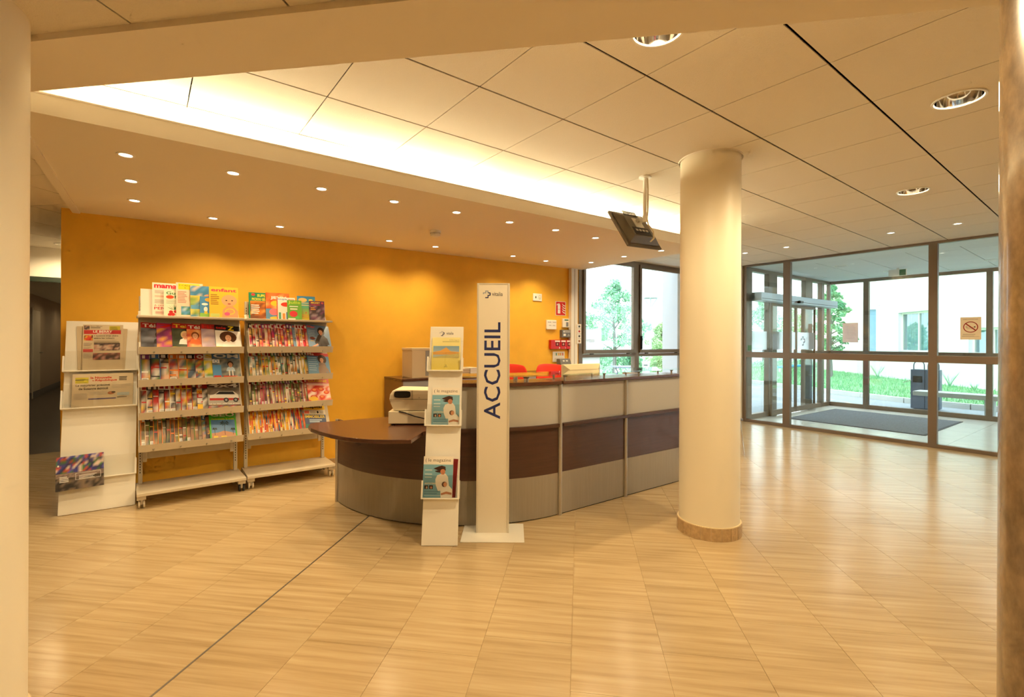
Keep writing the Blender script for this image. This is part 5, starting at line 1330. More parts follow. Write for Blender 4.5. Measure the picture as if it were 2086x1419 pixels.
# --- right rack
def blue_woman(title):
    def f(w, h):
        P = Print(); P.rect(0,0,w,h,rgb(130,160,190),rgb(104,134,170)); P.text(title, w*.04, h*.86, w*.34, h*.1, rgb(236,80,80), .02); P.lines(w*.05, h*.74, w*.34, 5, h*.07, h*.02, rgb(180,200,216), mr)
        P.ell(w*.62, h*.74, w*.16, h*.18, rgb(50,34,30)); P.portrait(w*.6, h*.72, w*.15, SKIN, rgb(50,34,30), rgb(58,52,52)); P.poly([(w*.42,h*.5),(w*.5,h*.56),(w*.7,h*.56),(w*.86,h*.46),(w*.92,h*.2),(w*.84,h*.2),(w*.78,h*.0),(w*.42,h*.0),(w*.44,h*.2),(w*.3,h*.2),(w*.28,h*.26)], rgb(60,54,54)); P.poly([(w*.0,h*.0),(w*.1,h*.06),(w*.4,h*.22),(w*.42,h*.16),(w*.12,h*.0)], SKIN)
        P.ell(w*.2, h*.42, w*.12, h*.06, rgb(120,60,50), 8); P.lines(w*.1, h*.3, w*.2, 1, .01, h*.02, rgb(230,200,90), mr)
        return P
    return f
people = gen(14, 'people', ['red','white','pink','cream','purple','black']) + [
    dict(base=rgb(110,140,175), look='blue grey magazine with a dark portrait strip', c=blue_woman('Mar')),
] + gen(4, 'people', ['red','white','red']) + [dict(base=rgb(110,140,175), look='blue grey magazine with a woman in a black top', w=0.235, c=blue_woman('Mar'))]
fill_row(1, 1, people, 0.0044, 0.205, 0.275, x1=0.392)
def c_model(w, h):
    P = Print(); P.rect(0,0,w,h,rgb(120,160,190),rgb(90,130,170)); P.rect(0,h*.86,w,h*.14,rgb(200,50,50)); P.text('Ma', w*.04, h*.88, w*.3, h*.1, WHT, .02); P.lines(w*.05, h*.76, w*.42, 7, h*.09, h*.03, rgb(170,196,214), mr); P.ell(w*.68,h*.72,w*.2,h*.2,rgb(70,46,36)); P.portrait(w*.66, h*.7, w*.14, SKIN, rgb(70,46,36), rgb(140,120,110)); P.poly([(w*.46,h*.0),(w*.46,h*.34),(w*.58,h*.46),(w*.76,h*.46),(w*.9,h*.3),(w*.98,h*.05),(w*.9,h*.04),(w*.82,h*.24),(w*.8,h*.0)], rgb(150,130,116)); return P
women = gen(19, 'women', ['white','cream','orange','teal','black','green','yellow','brown']) + [dict(base=rgb(110,150,180), look='blue magazine with a long haired woman', w=0.228, c=c_model)]
fill_row(1, 2, women, 0.0044, 0.205, 0.272, x1=0.386)
def c_food(w, h):
    P = Print(); P.rect(0,0,w,h,rgb(236,196,190)); P.photo(0,0,w,h*.7,[rgb(226,90,60), rgb(244,200,180), rgb(236,150,120), rgb(250,230,220), rgb(214,60,60)], 7, 6, mr); P.rect(w*.0,h*.8,w,h*.2,rgb(226,120,120)); P.text('CUISINE', w*.08, h*.84, w*.84, h*.11, rgb(244,214,70), .03)
    for (x,y,r_) in ((.3,.5,.13),(.6,.55,.14),(.82,.42,.12),(.25,.2,.16),(.6,.22,.12)): P.ell(w*x,h*y,w*r_,h*r_*.6,rgb(220,80,50)); P.ell(w*x,h*(y+.02),w*r_*.6,h*r_*.35,rgb(240,150,90))
    P.ell(w*.22,h*.14,w*.2,h*.09,rgb(244,200,70)); return P
house = gen(21, 'house', ['white','cream','brown','green','red','pink','black','purple']) + [dict(base=rgb(230,110,120), look='pink recipe magazine with plates of food', w=0.236, c=c_food, spine=rgb(214,50,110))]
fill_row(1, 3, house, 0.0042, 0.205, 0.268, x1=0.392)
def c_cap(w, h):
    P = Print(); P.rect(0,0,w,h,rgb(236,226,206)); P.rect(0,h*.78,w,h*.22,rgb(246,204,52)); P.text('Capital', w*.08, h*.81, w*.8, h*.15, rgb(40,30,24), .03); P.rect(w*.02,h*.62,w*.22,h*.12,rgb(226,110,90)); P.lines(w*.28,h*.70,w*.3,3,h*.035,h*.015,rgb(120,110,100),mr); P.ell(w*.64,h*.68,w*.05,h*.05,rgb(40,34,34)); P.lines(w*.72,h*.70,w*.25,3,h*.035,h*.015,rgb(120,110,100),mr)
    P.rect(0,0,w,h*.58,rgb(60,76,116),rgb(96,110,140)); P.text('IMMOBILIER', w*.03, h*.44, w*.93, h*.12, rgb(250,220,60), .02); P.lines(w*.2,h*.34,w*.6,2,h*.07,h*.04,rgb(200,220,236),mr); P.rect(0,0,w*.3,h*.2,rgb(60,130,120)); return P
money = gen(26, 'money', ['yellow','red','white','yellow','orange','cream']) + [dict(base=rgb(96,130,140), look='teal grey weekly', c=c_title('A', WHT, rgb(190,60,50), [rgb(120,150,150), rgb(90,110,120), rgb(230,150,60)])), dict(base=rgb(200,60,50), look='red and orange weekly', c=c_title('Sc', WHT, rgb(190,50,50), [rgb(226,110,60), rgb(230,170,80), rgb(100,120,150)])), dict(base=rgb(244,204,52), look='yellow topped business monthly', w=0.222, c=c_cap)]
fill_row(1, 4, money, 0.0034, 0.205, 0.27, x1=0.352)

# --- top shelves: magazines leaning on the back panel
def top_mag(ri, x, dy, w, h, t, base, P, label):
    lean = math.radians(9)
    e1 = Vector((1,0,0)); e2 = Vector((0, math.sin(lean), math.cos(lean))); e3 = e1.cross(e2)
    M = RK[ri].matrix_world @ frame(Vector((x, 0.335-0.275*math.sin(lean)-dy, 1.5762+t*math.sin(lean))), e1, e2, e3)
    magazine(M, w, h, t, P, base, label + ', top shelf, ' + RNAME[ri], 'magazines on the top shelf of the ' + RNAME[ri])
P = Print(); w, h = .20, .235; P.rect(0,0,w,h,rgb(240,228,212)); P.text('VENTE', w*.42, h*.76, w*.48, h*.11, rgb(200,70,60), 0); P.lines(w*.5, h*.36, w*.4, 2, h*.1, h*.04, rgb(90,80,76), mr); P.lines(w*.42, h*.15, w*.4, 1, .01, h*.02, rgb(160,110,90), mr)
top_mag(0, -0.365, 0.0, w, h, .006, rgb(240,228,212), P, 'plain white notice with red title')
P = Print(); w, h = .215, .295; P.rect(0,0,w,h,rgb(242,226,206)); P.text('maman', w*.06, h*.84, w*1.0*.9, h*.11, rgb(220,40,60), .04); P.lines(w*.08, h*.76, w*.5, 4, h*.025, h*.01, rgb(150,130,120), mr); P.lines(w*.08, h*.6, w*.45, 2, h*.03, h*.012, rgb(226,140,110), mr); P.lines(w*.08, h*.48, w*.5, 5, h*.025, h*.01, rgb(150,130,120), mr); P.text('A QUOI', w*.06, h*.29, w*.42, h*.045, rgb(206,50,70), .01); P.text('PENSE', w*.06, h*.19, w*.6, h*.08, rgb(206,50,70), .01); P.lines(w*.1, h*.12, w*.5, 3, h*.03, h*.012, rgb(190,90,90), mr); P.photo(w*.7, h*.1, w*.3, h*.7, [rgb(90,120,150), rgb(214,160,130), rgb(180,60,80)], 2, 4, mr)
top_mag(0, -0.285, 0.015, w, h, .006, rgb(242,226,206), P, 'tall pale parenting magazine with red title')
P = Print(); w, h = .17, .235; P.rect(0,0,w,h,rgb(236,228,200)); P.text('Guide', w*.1, h*.82, w*.8, h*.12, rgb(40,120,60), .02); P.text('Nut', w*.46, h*.68, w*.46, h*.11, rgb(30,100,50), .02); P.ell(w*.26, h*.73, w*.17, h*.07, rgb(226,80,40), 12); P.lines(w*.1, h*.6, w*.7, 4, h*.04, h*.012, rgb(150,150,120), mr)
for a in range(30, 160, 20): P.poly([(w*.42,h*.24),(w*(.42+.34*math.cos(math.radians(a))),h*(.24+.24*math.sin(math.radians(a)))),(w*(.46+.2*math.cos(math.radians(a))),h*(.22+.1*math.sin(math.radians(a))))], rgb(50,110,60))
for (x,y) in ((.3,.16),(.5,.18),(.38,.07),(.6,.08),(.25,.06)): P.ell(w*x,h*y,w*.09,h*.06,rgb(190,40,40),10)
top_mag(0, -0.205, 0.035, w, h, .005, rgb(236,228,200), P, 'small cream guide with fruit drawings')
def baby(w, h, bgc, title, tc, band=None):
    P = Print(); P.rect(0,0,w,h,bgc); 
    if band: P.rect(0,h*.8,w*.8,h*.2,band)
    P.text(title, w*.06, h*.84, w*.88, h*.11, tc, .03); P.ell(w*.68,h*.56,w*.27,h*.19,rgb(224,170,120)); P.ell(w*.58,h*.56,w*.035,h*.018,rgb(60,40,30),8); P.ell(w*.78,h*.56,w*.035,h*.018,rgb(60,40,30),8); P.ell(w*.68,h*.45,w*.06,h*.02,rgb(180,80,70),8); P.poly([(w*.42,h*0),(w*.46,h*.26),(w*.6,h*.38),(w*.8,h*.38),(w*.98,h*.22),(w*.98,h*0)], rgb(220,160,110)); P.lines(w*.05,h*.72,w*.3,6,h*.06,h*.022,rgb(150,96,40),mr); P.ring(w*.7,h*.2,w*.17,h*.1,w*.03,rgb(244,210,60),20); P.ell(w*.6,h*.12,w*.1,h*.06,rgb(214,90,140),10); P.rect(w*.04,h*.02,w*.3,h*.1,rgb(190,200,110)); return P
w, h = .20, .305; P = Print(); P.rect(0,0,w,h,rgb(230,206,180)); P.rect(w*.08,h*.8,w*.8,h*.18,rgb(236,206,40)); P.text('2 CADEAUX', w*.1, h*.90, w*.74, h*.04, rgb(40,36,30), 0); P.text('+', w*.3, h*.83, w*.06, h*.04, rgb(40,36,30), 0); P.ell(w*.78,h*.85,w*.1,h*.03,rgb(60,130,50),10); P.ell(w*.8,h*.55,w*.34,h*.22,rgb(224,180,140)); P.ell(w*.86,h*.6,w*.07,h*.02,rgb(60,50,40),8); P.lines(w*.06,h*.72,w*.35,8,h*.045,h*.018,rgb(190,110,100),mr); P.photo(w*.18,h*.05,w*.4,h*.25,[rgb(90,150,190), rgb(70,140,90), rgb(190,210,220)],3,3,mr)
top_mag(0, -0.118, 0.050, w, h, .007, rgb(230,206,180), P, 'film wrapped magazine with yellow corner and a large eye')
w, h = .20, .285; P = Print(); P.rect(0,0,w,h,rgb(120,160,110)); P.photo(0,h*.68,w,h*.32,[rgb(70,130,170), rgb(90,150,190), rgb(210,190,170)],6,3,mr); P.photo(0,0,w*.55,h*.68,[rgb(150,170,80), rgb(120,150,70), rgb(90,150,190), rgb(220,200,90), rgb(170,190,120)],3,6,mr); P.rect(w*.02,h*.25,w*.5,h*.12,rgb(100,160,200)); P.ell(w*.72,h*.68,w*.2,h*.06,rgb(220,160,130),12)
top_mag(0, -0.015, 0.062, w, h, .006, rgb(120,160,110), P, 'film wrapped green and blue family magazine')
w, h = .125, .19; P = Print(); P.rect(0,0,w,h,rgb(76,140,190)); P.rect(0,0,w,h*.2,rgb(130,180,80)); P.ell(w*.62,h*.84,w*.32,h*.1,rgb(240,170,50),14); P.ell(w*.3,h*.62,w*.2,h*.06,WHT,12); P.ell(w*.35,h*.38,w*.12,h*.12,WHT,12); P.rect(w*.27,h*.16,w*.18,h*.12,rgb(240,190,50)); P.ell(w*.85,h*.55,w*.1,h*.1,rgb(220,80,90),10)
top_mag(0, 0.055, 0.080, w, h, .004, rgb(76,140,190), P, 'small blue children booklet with clouds')
w, h = .232, .285
top_mag(0, 0.125, 0.095, w, h, .007, rgb(240,190,60), baby(w, h, rgb(240,190,60), 'enfant', rgb(226,60,90)), 'film wrapped yellow magazine with a baby face')
# right rack top
w, h = .195, .262; P = Print(); P.rect(0,0,w,h,rgb(40,130,90)); P.rect(w*.06,0,w*.94,h*.68,rgb(214,130,50)); P.photo(w*.06,0,w*.94,h*.62,[rgb(206,120,40), rgb(150,80,36), rgb(230,160,70), rgb(120,70,40)],6,6,mr); P.text('SUPER', w*.38, h*.84, w*.48, h*.1, rgb(250,220,50), .03); P.text('PICSOU G\u00c9ANT', w*.14, h*.70, w*.84, h*.12, rgb(250,220,50), .03); P.lines(w*.1,h*.5,w*.45,5,h*.075,h*.035,WHT,mr); P.ell(w*.2,h*.92,w*.09,h*.05,rgb(220,60,60),12)
top_mag(1, -0.345, 0.0, w, h, .012, rgb(40,130,90), P, 'green topped orange comic album')
w, h = .215, .268; P = Print(); P.rect(0,0,w,h,rgb(226,150,90)); P.photo(0,h*.4,w,h*.6,[rgb(226,120,60), rgb(236,180,110), rgb(200,80,40)],5,4,mr); P.rect(0,0,w,h*.4,rgb(90,140,180)); P.text('JEUX', w*.2, h*.74, w*.7, h*.13, WHT, .03); P.ell(w*.4,h*.6,w*.2,h*.1,rgb(240,200,50),12); P.ell(w*.35,h*.28,w*.22,h*.13,rgb(230,120,130),14); P.ell(w*.45,h*.05,w*.3,h*.06,rgb(240,200,60),12)
top_mag(1, -0.20, 0.02, w, h, .008, rgb(226,150,90), P, 'orange and blue puzzle magazine')
w, h = .17, .225; P = Print(); P.rect(0,0,w,h,rgb(240,230,214)); P.text('toupie', w*.06, h*.86, w*.5, h*.1, rgb(70,110,180), .02); P.text('jeux', w*.6, h*.86, w*.36, h*.1, rgb(214,60,60), .02); P.ell(w*.5,h*.68,w*.28,h*.1,rgb(220,60,40)); P.rect(w*.1,h*.02,w*.12,h*.3,rgb(70,150,120)); P.rect(w*.3,h*.02,w*.14,h*.26,rgb(230,150,60)); P.rect(w*.5,h*.02,w*.12,h*.32,rgb(80,120,180)); P.rect(0,0,w*.05,h,rgb(214,90,50))
top_mag(1, -0.105, 0.038, w, h, .006, rgb(240,230,214), P, 'white children magazine with a red hat shape')
w, h = .135, .20; P = Print(); P.rect(0,0,w,h,rgb(110,170,60)); P.text('Julie', w*.06, h*.78, w*.86, h*.18, rgb(200,220,70), .02); P.lines(w*.15,h*.66,w*.6,1,.01,h*.04,WHT,mr,0); P.ell(w*.42,h*.3,w*.28,h*.16,rgb(220,50,60)); P.ell(w*.7,h*.12,w*.15,h*.08,rgb(90,190,90),12); P.rect(w*.05,0,w*.5,h*.08,WHT); P.lines(w*.2,h*.52,w*.5,1,.01,h*.06,rgb(250,230,210),mr,0)
top_mag(1, -0.012, 0.052, w, h, .005, rgb(110,170,60), P, 'small green girls magazine with a strawberry')
w, h = .175, .252; P = Print(); P.rect(0,0,w,h*.5,rgb(240,210,40),rgb(120,190,120)); P.rect(0,h*.5,w,h*.5,rgb(110,190,140),rgb(60,140,200)); P.ell(w*.3,h*.84,w*.24,h*.09,rgb(244,200,120),14); P.ell(w*.75,h*.84,w*.12,h*.05,rgb(244,220,90),12); P.lines(w*.2,h*.7,w*.55,2,h*.09,h*.03,rgb(250,220,180),mr); P.rect(w*.42,h*.3,w*.1,h*.02,rgb(220,90,40)); P.rect(w*.46,h*.27,w*.02,h*.08,rgb(220,90,40)); P.lines(w*.2,h*.2,w*.5,2,h*.08,h*.03,rgb(236,160,60),mr)
top_mag(1, 0.095, 0.0, w, h, .010, rgb(70,150,200), P, 'blue to yellow shaded magazine')
w, h = .15, .205; P = Print(); P.rect(0,0,w,h,rgb(110,60,90)); P.photo(0,0,w,h*.75,[rgb(120,70,100), rgb(60,50,60), rgb(160,140,150), rgb(90,70,66)],5,6,mr); P.text('MICKEY', w*.12, h*.86, w*.6, h*.09, rgb(244,214,60), .03); P.text('PARADE', w*.14, h*.77, w*.56, h*.06, rgb(214,60,70), .02); P.lines(w*.08,h*.62,w*.35,2,h*.08,h*.04,rgb(236,160,60),mr); P.ell(w*.86,h*.9,w*.08,h*.05,rgb(220,90,80),10)
top_mag(1, 0.205, 0.022, w, h, .014, rgb(110,60,90), P, 'thick small purple comic')

# ================================================================== LOBBY AND OUTSIDE
mt = [PX(1613.5,853), PX(1696,832.8), PX(1952,858), PX(1888,887)]
ss = [toST(p) for p in mt]
s0, s1 = (ss[0][0]+ss[3][0])/2, (ss[1][0]+ss[2][0])/2; t0, t1 = (ss[2][1]+ss[3][1])/2, (ss[0][1]+ss[1][1])/2
em = thing('entrance_mat', 'large dark grey mat on the lobby floor', 'mat', W(s0, t0), TH)
MB().box(0, s1-s0, 0, t1-t0, 0.0, 0.009).build('mat_pile', MATG, em)
b = MB(); 
for (x0, x1, y0, y1) in ((-0.03, s1-s0+0.03, -0.03, 0), (-0.03, s1-s0+0.03, t1-t0, t1-t0+0.03), (-0.03, 0, 0, t1-t0), (s1-s0, s1-s0+0.03, 0, t1-t0)): b.box(x0, x1, y0, y1, 0, 0.006)
b.build('mat_edging', mat('rubber_edge', rgb(70,76,86), 0.8), em)
# no-smoking notice on the glass wall
def glass_notice(name, label, u0, v0, u1, v1, S, side, P_fn, col, material=PAPER):
    a = on_line(u0, v1, W(S,0), W(S,5)); c = on_line(u1, v0, W(S,0), W(S,5))
    w = math.hypot(c.x-a.x, c.y-a.y); h = c.z-a.z
    M = frame(a, -Vector(W(0,1)), (0,0,1), -Vector(W(1,0)))
    o = MB().box(0, w, 0, h, -0.001, 0, 0, col).build(name, material); o.matrix_world = M; tag(o, label, 'notice')
    if P_fn: P = P_fn(w, h); P.build('printed_face', PAPER, o)
    return o
def nosmoke(w, h):
    P = Print(); P.text('INTERDICTION DE FUMER', w*.13, h*.885, w*.72, h*.032, rgb(90,70,60), .0)
    P.poly([(w*.3,h*.55),(w*.62,h*.60),(w*.74,h*.585),(w*.72,h*.54),(w*.3,h*.49)], rgb(226,206,170)); P.lines(w*.3,h*.53,w*.4,2,h*.05,h*.008,rgb(70,56,48),rn,0); P.rect(w*.66,h*.54,w*.07,h*.05,rgb(70,56,48)); P.lines(w*.26,h*.60,w*.12,3,h*.03,h*.01,rgb(70,56,48),rn)
    P.ring(w*.5, h*.56, w*.36, h*.245, w*.05, rgb(150,32,28)); P.poly([(w*.24,h*.70),(w*.28,h*.735),(w*.77,h*.42),(w*.73,h*.385)], rgb(150,32,28))
    P.lines(w*.12, h*.24, w*.78, 2, h*.03, h*.010, rgb(150,130,110), rn, .3); P.lines(w*.08, h*.16, w*.84, 2, h*.03, h*.010, rgb(150,130,110), rn, .3)
    return P
glass_notice('no_smoking_notice', 'cream no smoking notice taped to the glass wall', 1956, 645, 1999, 691.5, GS-0.001, 1, nosmoke, rgb(232,216,186))
glass_notice('paper_notice', 'plain pink paper notice on the far lobby glass', 1716.5, 657, 1748, 697, BS-0.002, 1, lambda w, h: Print().lines(w*.1, h*.85, w*.8, 12, h*.06, h*.012, rgb(206,176,166), rn), rgb(226,196,184), BACKLIT)
glass_notice('green_sticker', 'small green sticker at the foot of the upper glass by the door', 1523, 703, 1531, 713.5, GS-0.001, 1, None, rgb(90,140,110))
xs = W(10.6, 2.9, CZ)
xe = thing('exit_sign', 'small white exit light box under the lobby ceiling', 'exit sign', (xs.x, xs.y, CZ), TH)
MB().box(-0.02, 0.02, -0.13, 0.13, -0.14, -0.02).build('light_box', PLASW, xe, bevel=0.004); MB().cyl((0,0,-0.02),(0,0,0.0),0.02,10).build('stem', PLASW, xe)
MB().box(-0.022, -0.02, -0.12, -0.03, -0.13, -0.03).build('pictogram', mat('exit_green', rgb(40,120,80), 0.5), xe)

GZ = -0.06
# ground
struct(MB().prism([(-2,7.4),(30,-14),(70,-14),(70,90),(-40,90),(-40,22),(-9,24)], GZ-0.3, GZ).build('ground_asphalt', ASPH))
lawn_poly = [(8.1,18.5),(8.45,16.6),(8.95,13.7),(9.42,11.5),(9.95,10.4),(11.6,8.0),(14.0,6.0),(13.4,10),(14.75,19.3),(18,30),(8,30)]
struct(MB().prism(lawn_poly, GZ, GZ+0.07).build('ground_lawn', LAWN))
b = MB()
kp = lawn_poly[0:7]
for k in range(len(kp)-1):
    p, q = Vector(kp[k]), Vector(kp[k+1]); d = (q-p).normalized(); n = Vector((d.y, -d.x))
    L = (q-p).length; m = max(1, int(L/1.0))
    for j in range(m):
        a = p + (q-p)*(j/m); 
        MB().obox((a.x-n.x*0.06, a.y-n.y*0.06, GZ), (d.x*(L/m-0.01), d.y*(L/m-0.01), 0), (n.x*0.13, n.y*0.13, 0), (0,0,0.12)).build('kerb_stone', KERB, bpy.data.objects['ground_lawn'])
lawn2 = [(1.0,13.0),(7.2,15.5),(6.0,19),(9,31),(8,60),(-14,60),(-14,22)]
struct(MB().prism(lawn2, GZ, GZ+0.06).build('ground_lawn', LAWN))
GR1, GR2 = leaf_mat('grass_blade', rgb(110,178,128), rgb(146,198,142)), None
def in_poly(x, y, poly):
    c = False
    for i in range(len(poly)):
        (x1,y1),(x2,y2) = poly[i], poly[(i+1)%len(poly)]
        if (y1 > y) != (y2 > y) and x < (x2-x1)*(y-y1)/(y2-y1)+x1: c = not c
    return c
og = random.Random(5); b = MB(); n = 0
while n < 14000:
    x, y = og.uniform(8,16), og.uniform(7,27)
    if not in_poly(x, y, lawn_poly): continue
    n += 1; h = og.uniform(.04,.12); a = og.uniform(0, 6.28); w = .012
    dx, dy = math.cos(a)*w, math.sin(a)*w
    b.face([(x-dx,y-dy,GZ+.06),(x+dx,y+dy,GZ+.06),(x+og.uniform(-.04,.04),y+og.uniform(-.04,.04),GZ+.07+h)])
g = b.build('grass', GR1, recalc=False); g['kind'] = 'stuff'; g['label'] = 'short green grass on the lawn outside the lobby'; g['category'] = 'grass'
# white building across the lawn
D8v = Vector((math.sin(math.radians(8.6)), math.cos(math.radians(8.6)), 0)); E8v = Vector((D8v.y, -D8v.x, 0))
bc = Vector((14.72, 19.25, 0))                # its near corner line runs along D8
bl = thing('white_building', 'white rendered building with curtained windows across the lawn', 'building', (bc.x, bc.y, GZ), math.atan2(-D8v.y, -D8v.x))
# local +x runs towards the camera along the facade, local +y points away from the lawn
BH = 6.2
def fac(u, v):
    p = on_line(u, v, bc, bc-D8v); loc = p-bc
    return loc.dot(-D8v), p.z-GZ
win = []
for (u0,v0,u1,v1) in ((1830,637,1902,716), (1973,668,2062,722)):
    x0, z1 = fac(u0, v0); x1, _ = fac(u1, v0); _, z0 = fac(u0, v1); win.append((x0, x1, z0, z1))
x2 = win[1][1]+1.6; win.append((x2, x2+1.4, win[1][2], win[1][3]))
xs_ = [-0.0] + [w for ww in win for w in (ww[0], ww[1])] + [12.0]
for k in range(len(win)+1):
    a, c = (0.0 if k == 0 else win[k-1][1]), (12.0 if k == len(win) else win[k][0])
    MB().box(a, c, 0.0, 0.25, 0, BH).build('wall_section', RENDERW, bl)
for (x0, x1, z0, z1) in win:
    MB().box(x0, x1, 0.0, 0.25, 0, z0).box(x0, x1, 0.0, 0.25, z1, BH).build('wall_section', RENDERW, bl)
    wf = MB().box(x0, x0+0.07, 0.12, 0.19, z0, z1).box(x1-0.07, x1, 0.12, 0.19, z0, z1).box(x0+.07, x1-.07, 0.12, 0.19, z0, z0+0.07).box(x0+.07, x1-.07, 0.12, 0.19, z1-0.07, z1).box((x0+x1)/2-.03, (x0+x1)/2+.03, 0.12, 0.19, z0+.07, z1-.07).build('window', PLASW, bl)
    MB().box(x0+.07, x1-.07, 0.15, 0.158, z0+.07, z1-.07).build('pane', glass_mat('far_pane', (0.8,0.9,0.92), 0, 0.12) if 'far_pane' not in MATS else MATS['far_pane'], wf)
    b = MB(); m_ = 28
    for k in range(m_):
        xa, xb = x0+(x1-x0)*k/m_, x0+(x1-x0)*(k+1)/m_
        ya, yb = 0.24+0.03*math.sin(k*1.9), 0.24+0.03*math.sin((k+1)*1.9)
        b.face([(xa,ya,z0),(xb,yb,z0),(xb,yb,z1),(xa,ya,z1)])
    b.build('curtain', mat('net_curtain', rgb(196,222,232), 0.9), wf)
    MB().box(x0-.05, x1+.05, -0.06, 0.12, z0-0.06, z0).build('window_sill', PLASW, wf)
MB().box(-0.25, 12.0, 0.25, 6.0, BH-0.2, BH).build('roof', RENDERW, bl)
MB().box(-0.3, -0.05, 0.02, 1.1, 0, 2.9).box(-0.3,-0.05,0.02,1.1,2.95,BH).build('wall_section', RENDERW, bl)
MB().box(0.0, 12.0, 0.3, 0.5, 0, BH).build('inner_wall', mat('inner_grey', rgb(120,140,150), 0.9), bl)
# far block behind, seen left of the corner
b2 = thing('far_block', 'pale cream end of a further building with one window behind the white building', 'building', tuple(Vector((15.2, 21.2, GZ))), math.radians(-8))
MB().box(0.0, 3.0, 0, 3, 0, 1.0).box(0.0, 0.35, 0, 3, 1.0, 2.9).box(1.0, 3.0, 0, 3, 1.0, 2.9).box(0.0, 3.0, 0, 3, 2.9, 5.4).build('wall_section', mat('cream_render', rgb(236,232,220), 0.9), b2)
wf = MB().box(0.35, 0.42, 0.08, 0.15, 1.0, 2.9).box(0.93, 1.0, 0.08, 0.15, 1.0, 2.9).box(0.42,0.93,0.08,0.15,1.0,1.08).build('window', PLASW, b2)
MB().box(0.42, 0.93, 0.11, 0.12, 1.08, 2.9).build('pane', mat('far_window_blue', rgb(150,190,210), 0.1), wf)
# shrubs, trees
LV = [leaf_mat('leaf_spring', rgb(136,198,162), rgb(186,224,194)), leaf_mat('leaf_mid', rgb(108,176,132), rgb(160,208,156)), leaf_mat('leaf_yellowish', rgb(160,198,136), rgb(200,220,172))]
def leaf_cloud(b, cx, cy, cz, rx, ry, rz, n, size, r):
    for _ in range(n):
        while True:
            x, y, z = r.uniform(-1,1), r.uniform(-1,1), r.uniform(-1,1)
            q = x*x+y*y+z*z
            if 0.12 < q < 1: break
        c = Vector((cx+x*rx, cy+y*ry, cz+z*rz)); a = Vector((r.uniform(-1,1), r.uniform(-1,1), r.uniform(-1,1))).normalized(); e = a.orthogonal().normalized()
        f = a.cross(e); s = size*r.uniform(.6,1.3)
        b.face([c-e*s, c+f*s*.6, c+e*s, c-f*s*.6])
def tree(label, u, d, top, crown_w, n, size, m, seed, trunk=True, group='trees outside', base=None, name='tree'):
    r = random.Random(seed); x = (u-1043)/FPX*d; H = CAMH+(696-top)*d/FPX - GZ
    t = thing(name, label, 'tree' if trunk else 'shrub', (x, d, GZ), r.uniform(0,6), group)
    lo = H*(0.30 if trunk else 0.0); b = MB(); W_ = crown_w*d/FPX/2
    if trunk:
        tb = MB(); pts = [Vector((0,0,0)), Vector((.05,.02,H*.3)), Vector((-.03,.04,H*.6)), Vector((0,0,H*.9))]; rr = [H*.022, H*.018, H*.012, H*.004]
        for k in range(3): tb.cyl(pts[k], pts[k+1], rr[k], 8, 0, rr[k+1])
        for k in range(16):
            z = H*r.uniform(.25,.8); a = r.uniform(0,6.28); L = W_*r.uniform(.5,.95)*(1.15-z/H)
            tb.cyl((0,0,z), (math.cos(a)*L, math.sin(a)*L, z+L*r.uniform(.4,.9)), H*.007, 5, 0, H*.002)
        tb.build('trunk', BARK, t)
        for k in range(90):
            f = r.random()**0.85; z = lo+(H-lo)*f; a = r.uniform(0,6.28)
            env = W_*(min(1.0, 0.45+f*2.2) if f < .3 else max(0.06, 1.02-((f-.3)/.7)**1.25))
            R = env*math.sqrt(r.random()); q = W_*.17*r.uniform(.7,1.3)
            leaf_cloud(b, math.cos(a)*R, math.sin(a)*R, z, q, q, q*.8, n//90, size*.8, r)
    else:
        for k in range(7): leaf_cloud(b, r.uniform(-.7,.7)*W_, r.uniform(-.4,.4)*W_, H*r.uniform(.3,.62), W_*.5, W_*.5, H*.38, n//7, size, r)
    o = b.build('foliage', m, t, recalc=False); o['kind'] = 'stuff'
    return t
tree('slender spring tree in young leaf in the middle of the desk window', 1252, 21, 572, 130, 9000, .06, LV[0], 1)
tree('leafy tree at the left edge of the desk window', 1176, 25, 622, 110, 6000, .08, LV[1], 2)
tree('pale bushy tree behind the lamp post in the right window sash', 1347, 30, 662, 80, 5000, .085, LV[2], 3)
tree('light green tree beside the pink paper notice', 1693, 19, 577, 90, 6000, .06, LV[1], 4)
tree('faint tree seen through the lobby side glass, nearest the wall', 1556, 34, 606, 86, 3000, .10, LV[0], 5)
tree('pale tree behind the sliding door leaf', 1618, 38, 628, 70, 2600, .11, LV[2], 6)
for i, (u, d, top, cw, lab) in enumerate(((1225, 24, 702, 90, 'low leafy shrub under the slender tree'), (1285, 22, 712, 60, 'low shrub beside the window mullion'), (1350, 20, 716, 70, 'clipped shrub right of the lamp post'), (1570, 26, 728, 80, 'hedge shrub beyond the lobby side glass'), (1640, 27, 730, 70, 'hedge shrub behind the sliding door'), (1705, 25, 722, 60, 'hedge shrub under the light green tree'))):
    tree(lab, u, d, top, cw, 1800, .06, LV[i % 3], 20+i, False, 'shrubs outside', name='shrub')
# small weeds by the white building
for i, (u, d, hh) in enumerate(((1935, 15.0, .5), (1985, 13.6, .25), (1788, 18.6, .5))):
    x = (u-1043)/FPX*d; wdn = thing('weed_tuft', ['tall thin weed against the white building right of the bin','small leafy weed against the white building near the concrete column','leafy weed at the corner of the white building'][i], 'plant', (x, d, GZ+.07), 0, 'weeds by the building'); b = MB(); r = random.Random(i)
    for k in range(40):
        a = r.uniform(0,6.28); L = hh*r.uniform(.5,1); b.tube([(0,0,0),(math.cos(a)*L*.25,math.sin(a)*L*.25,L*.6),(math.cos(a)*L*.5,math.sin(a)*L*.5,L)], .0022, 4)
    b.build('stem', LV[1], wdn)
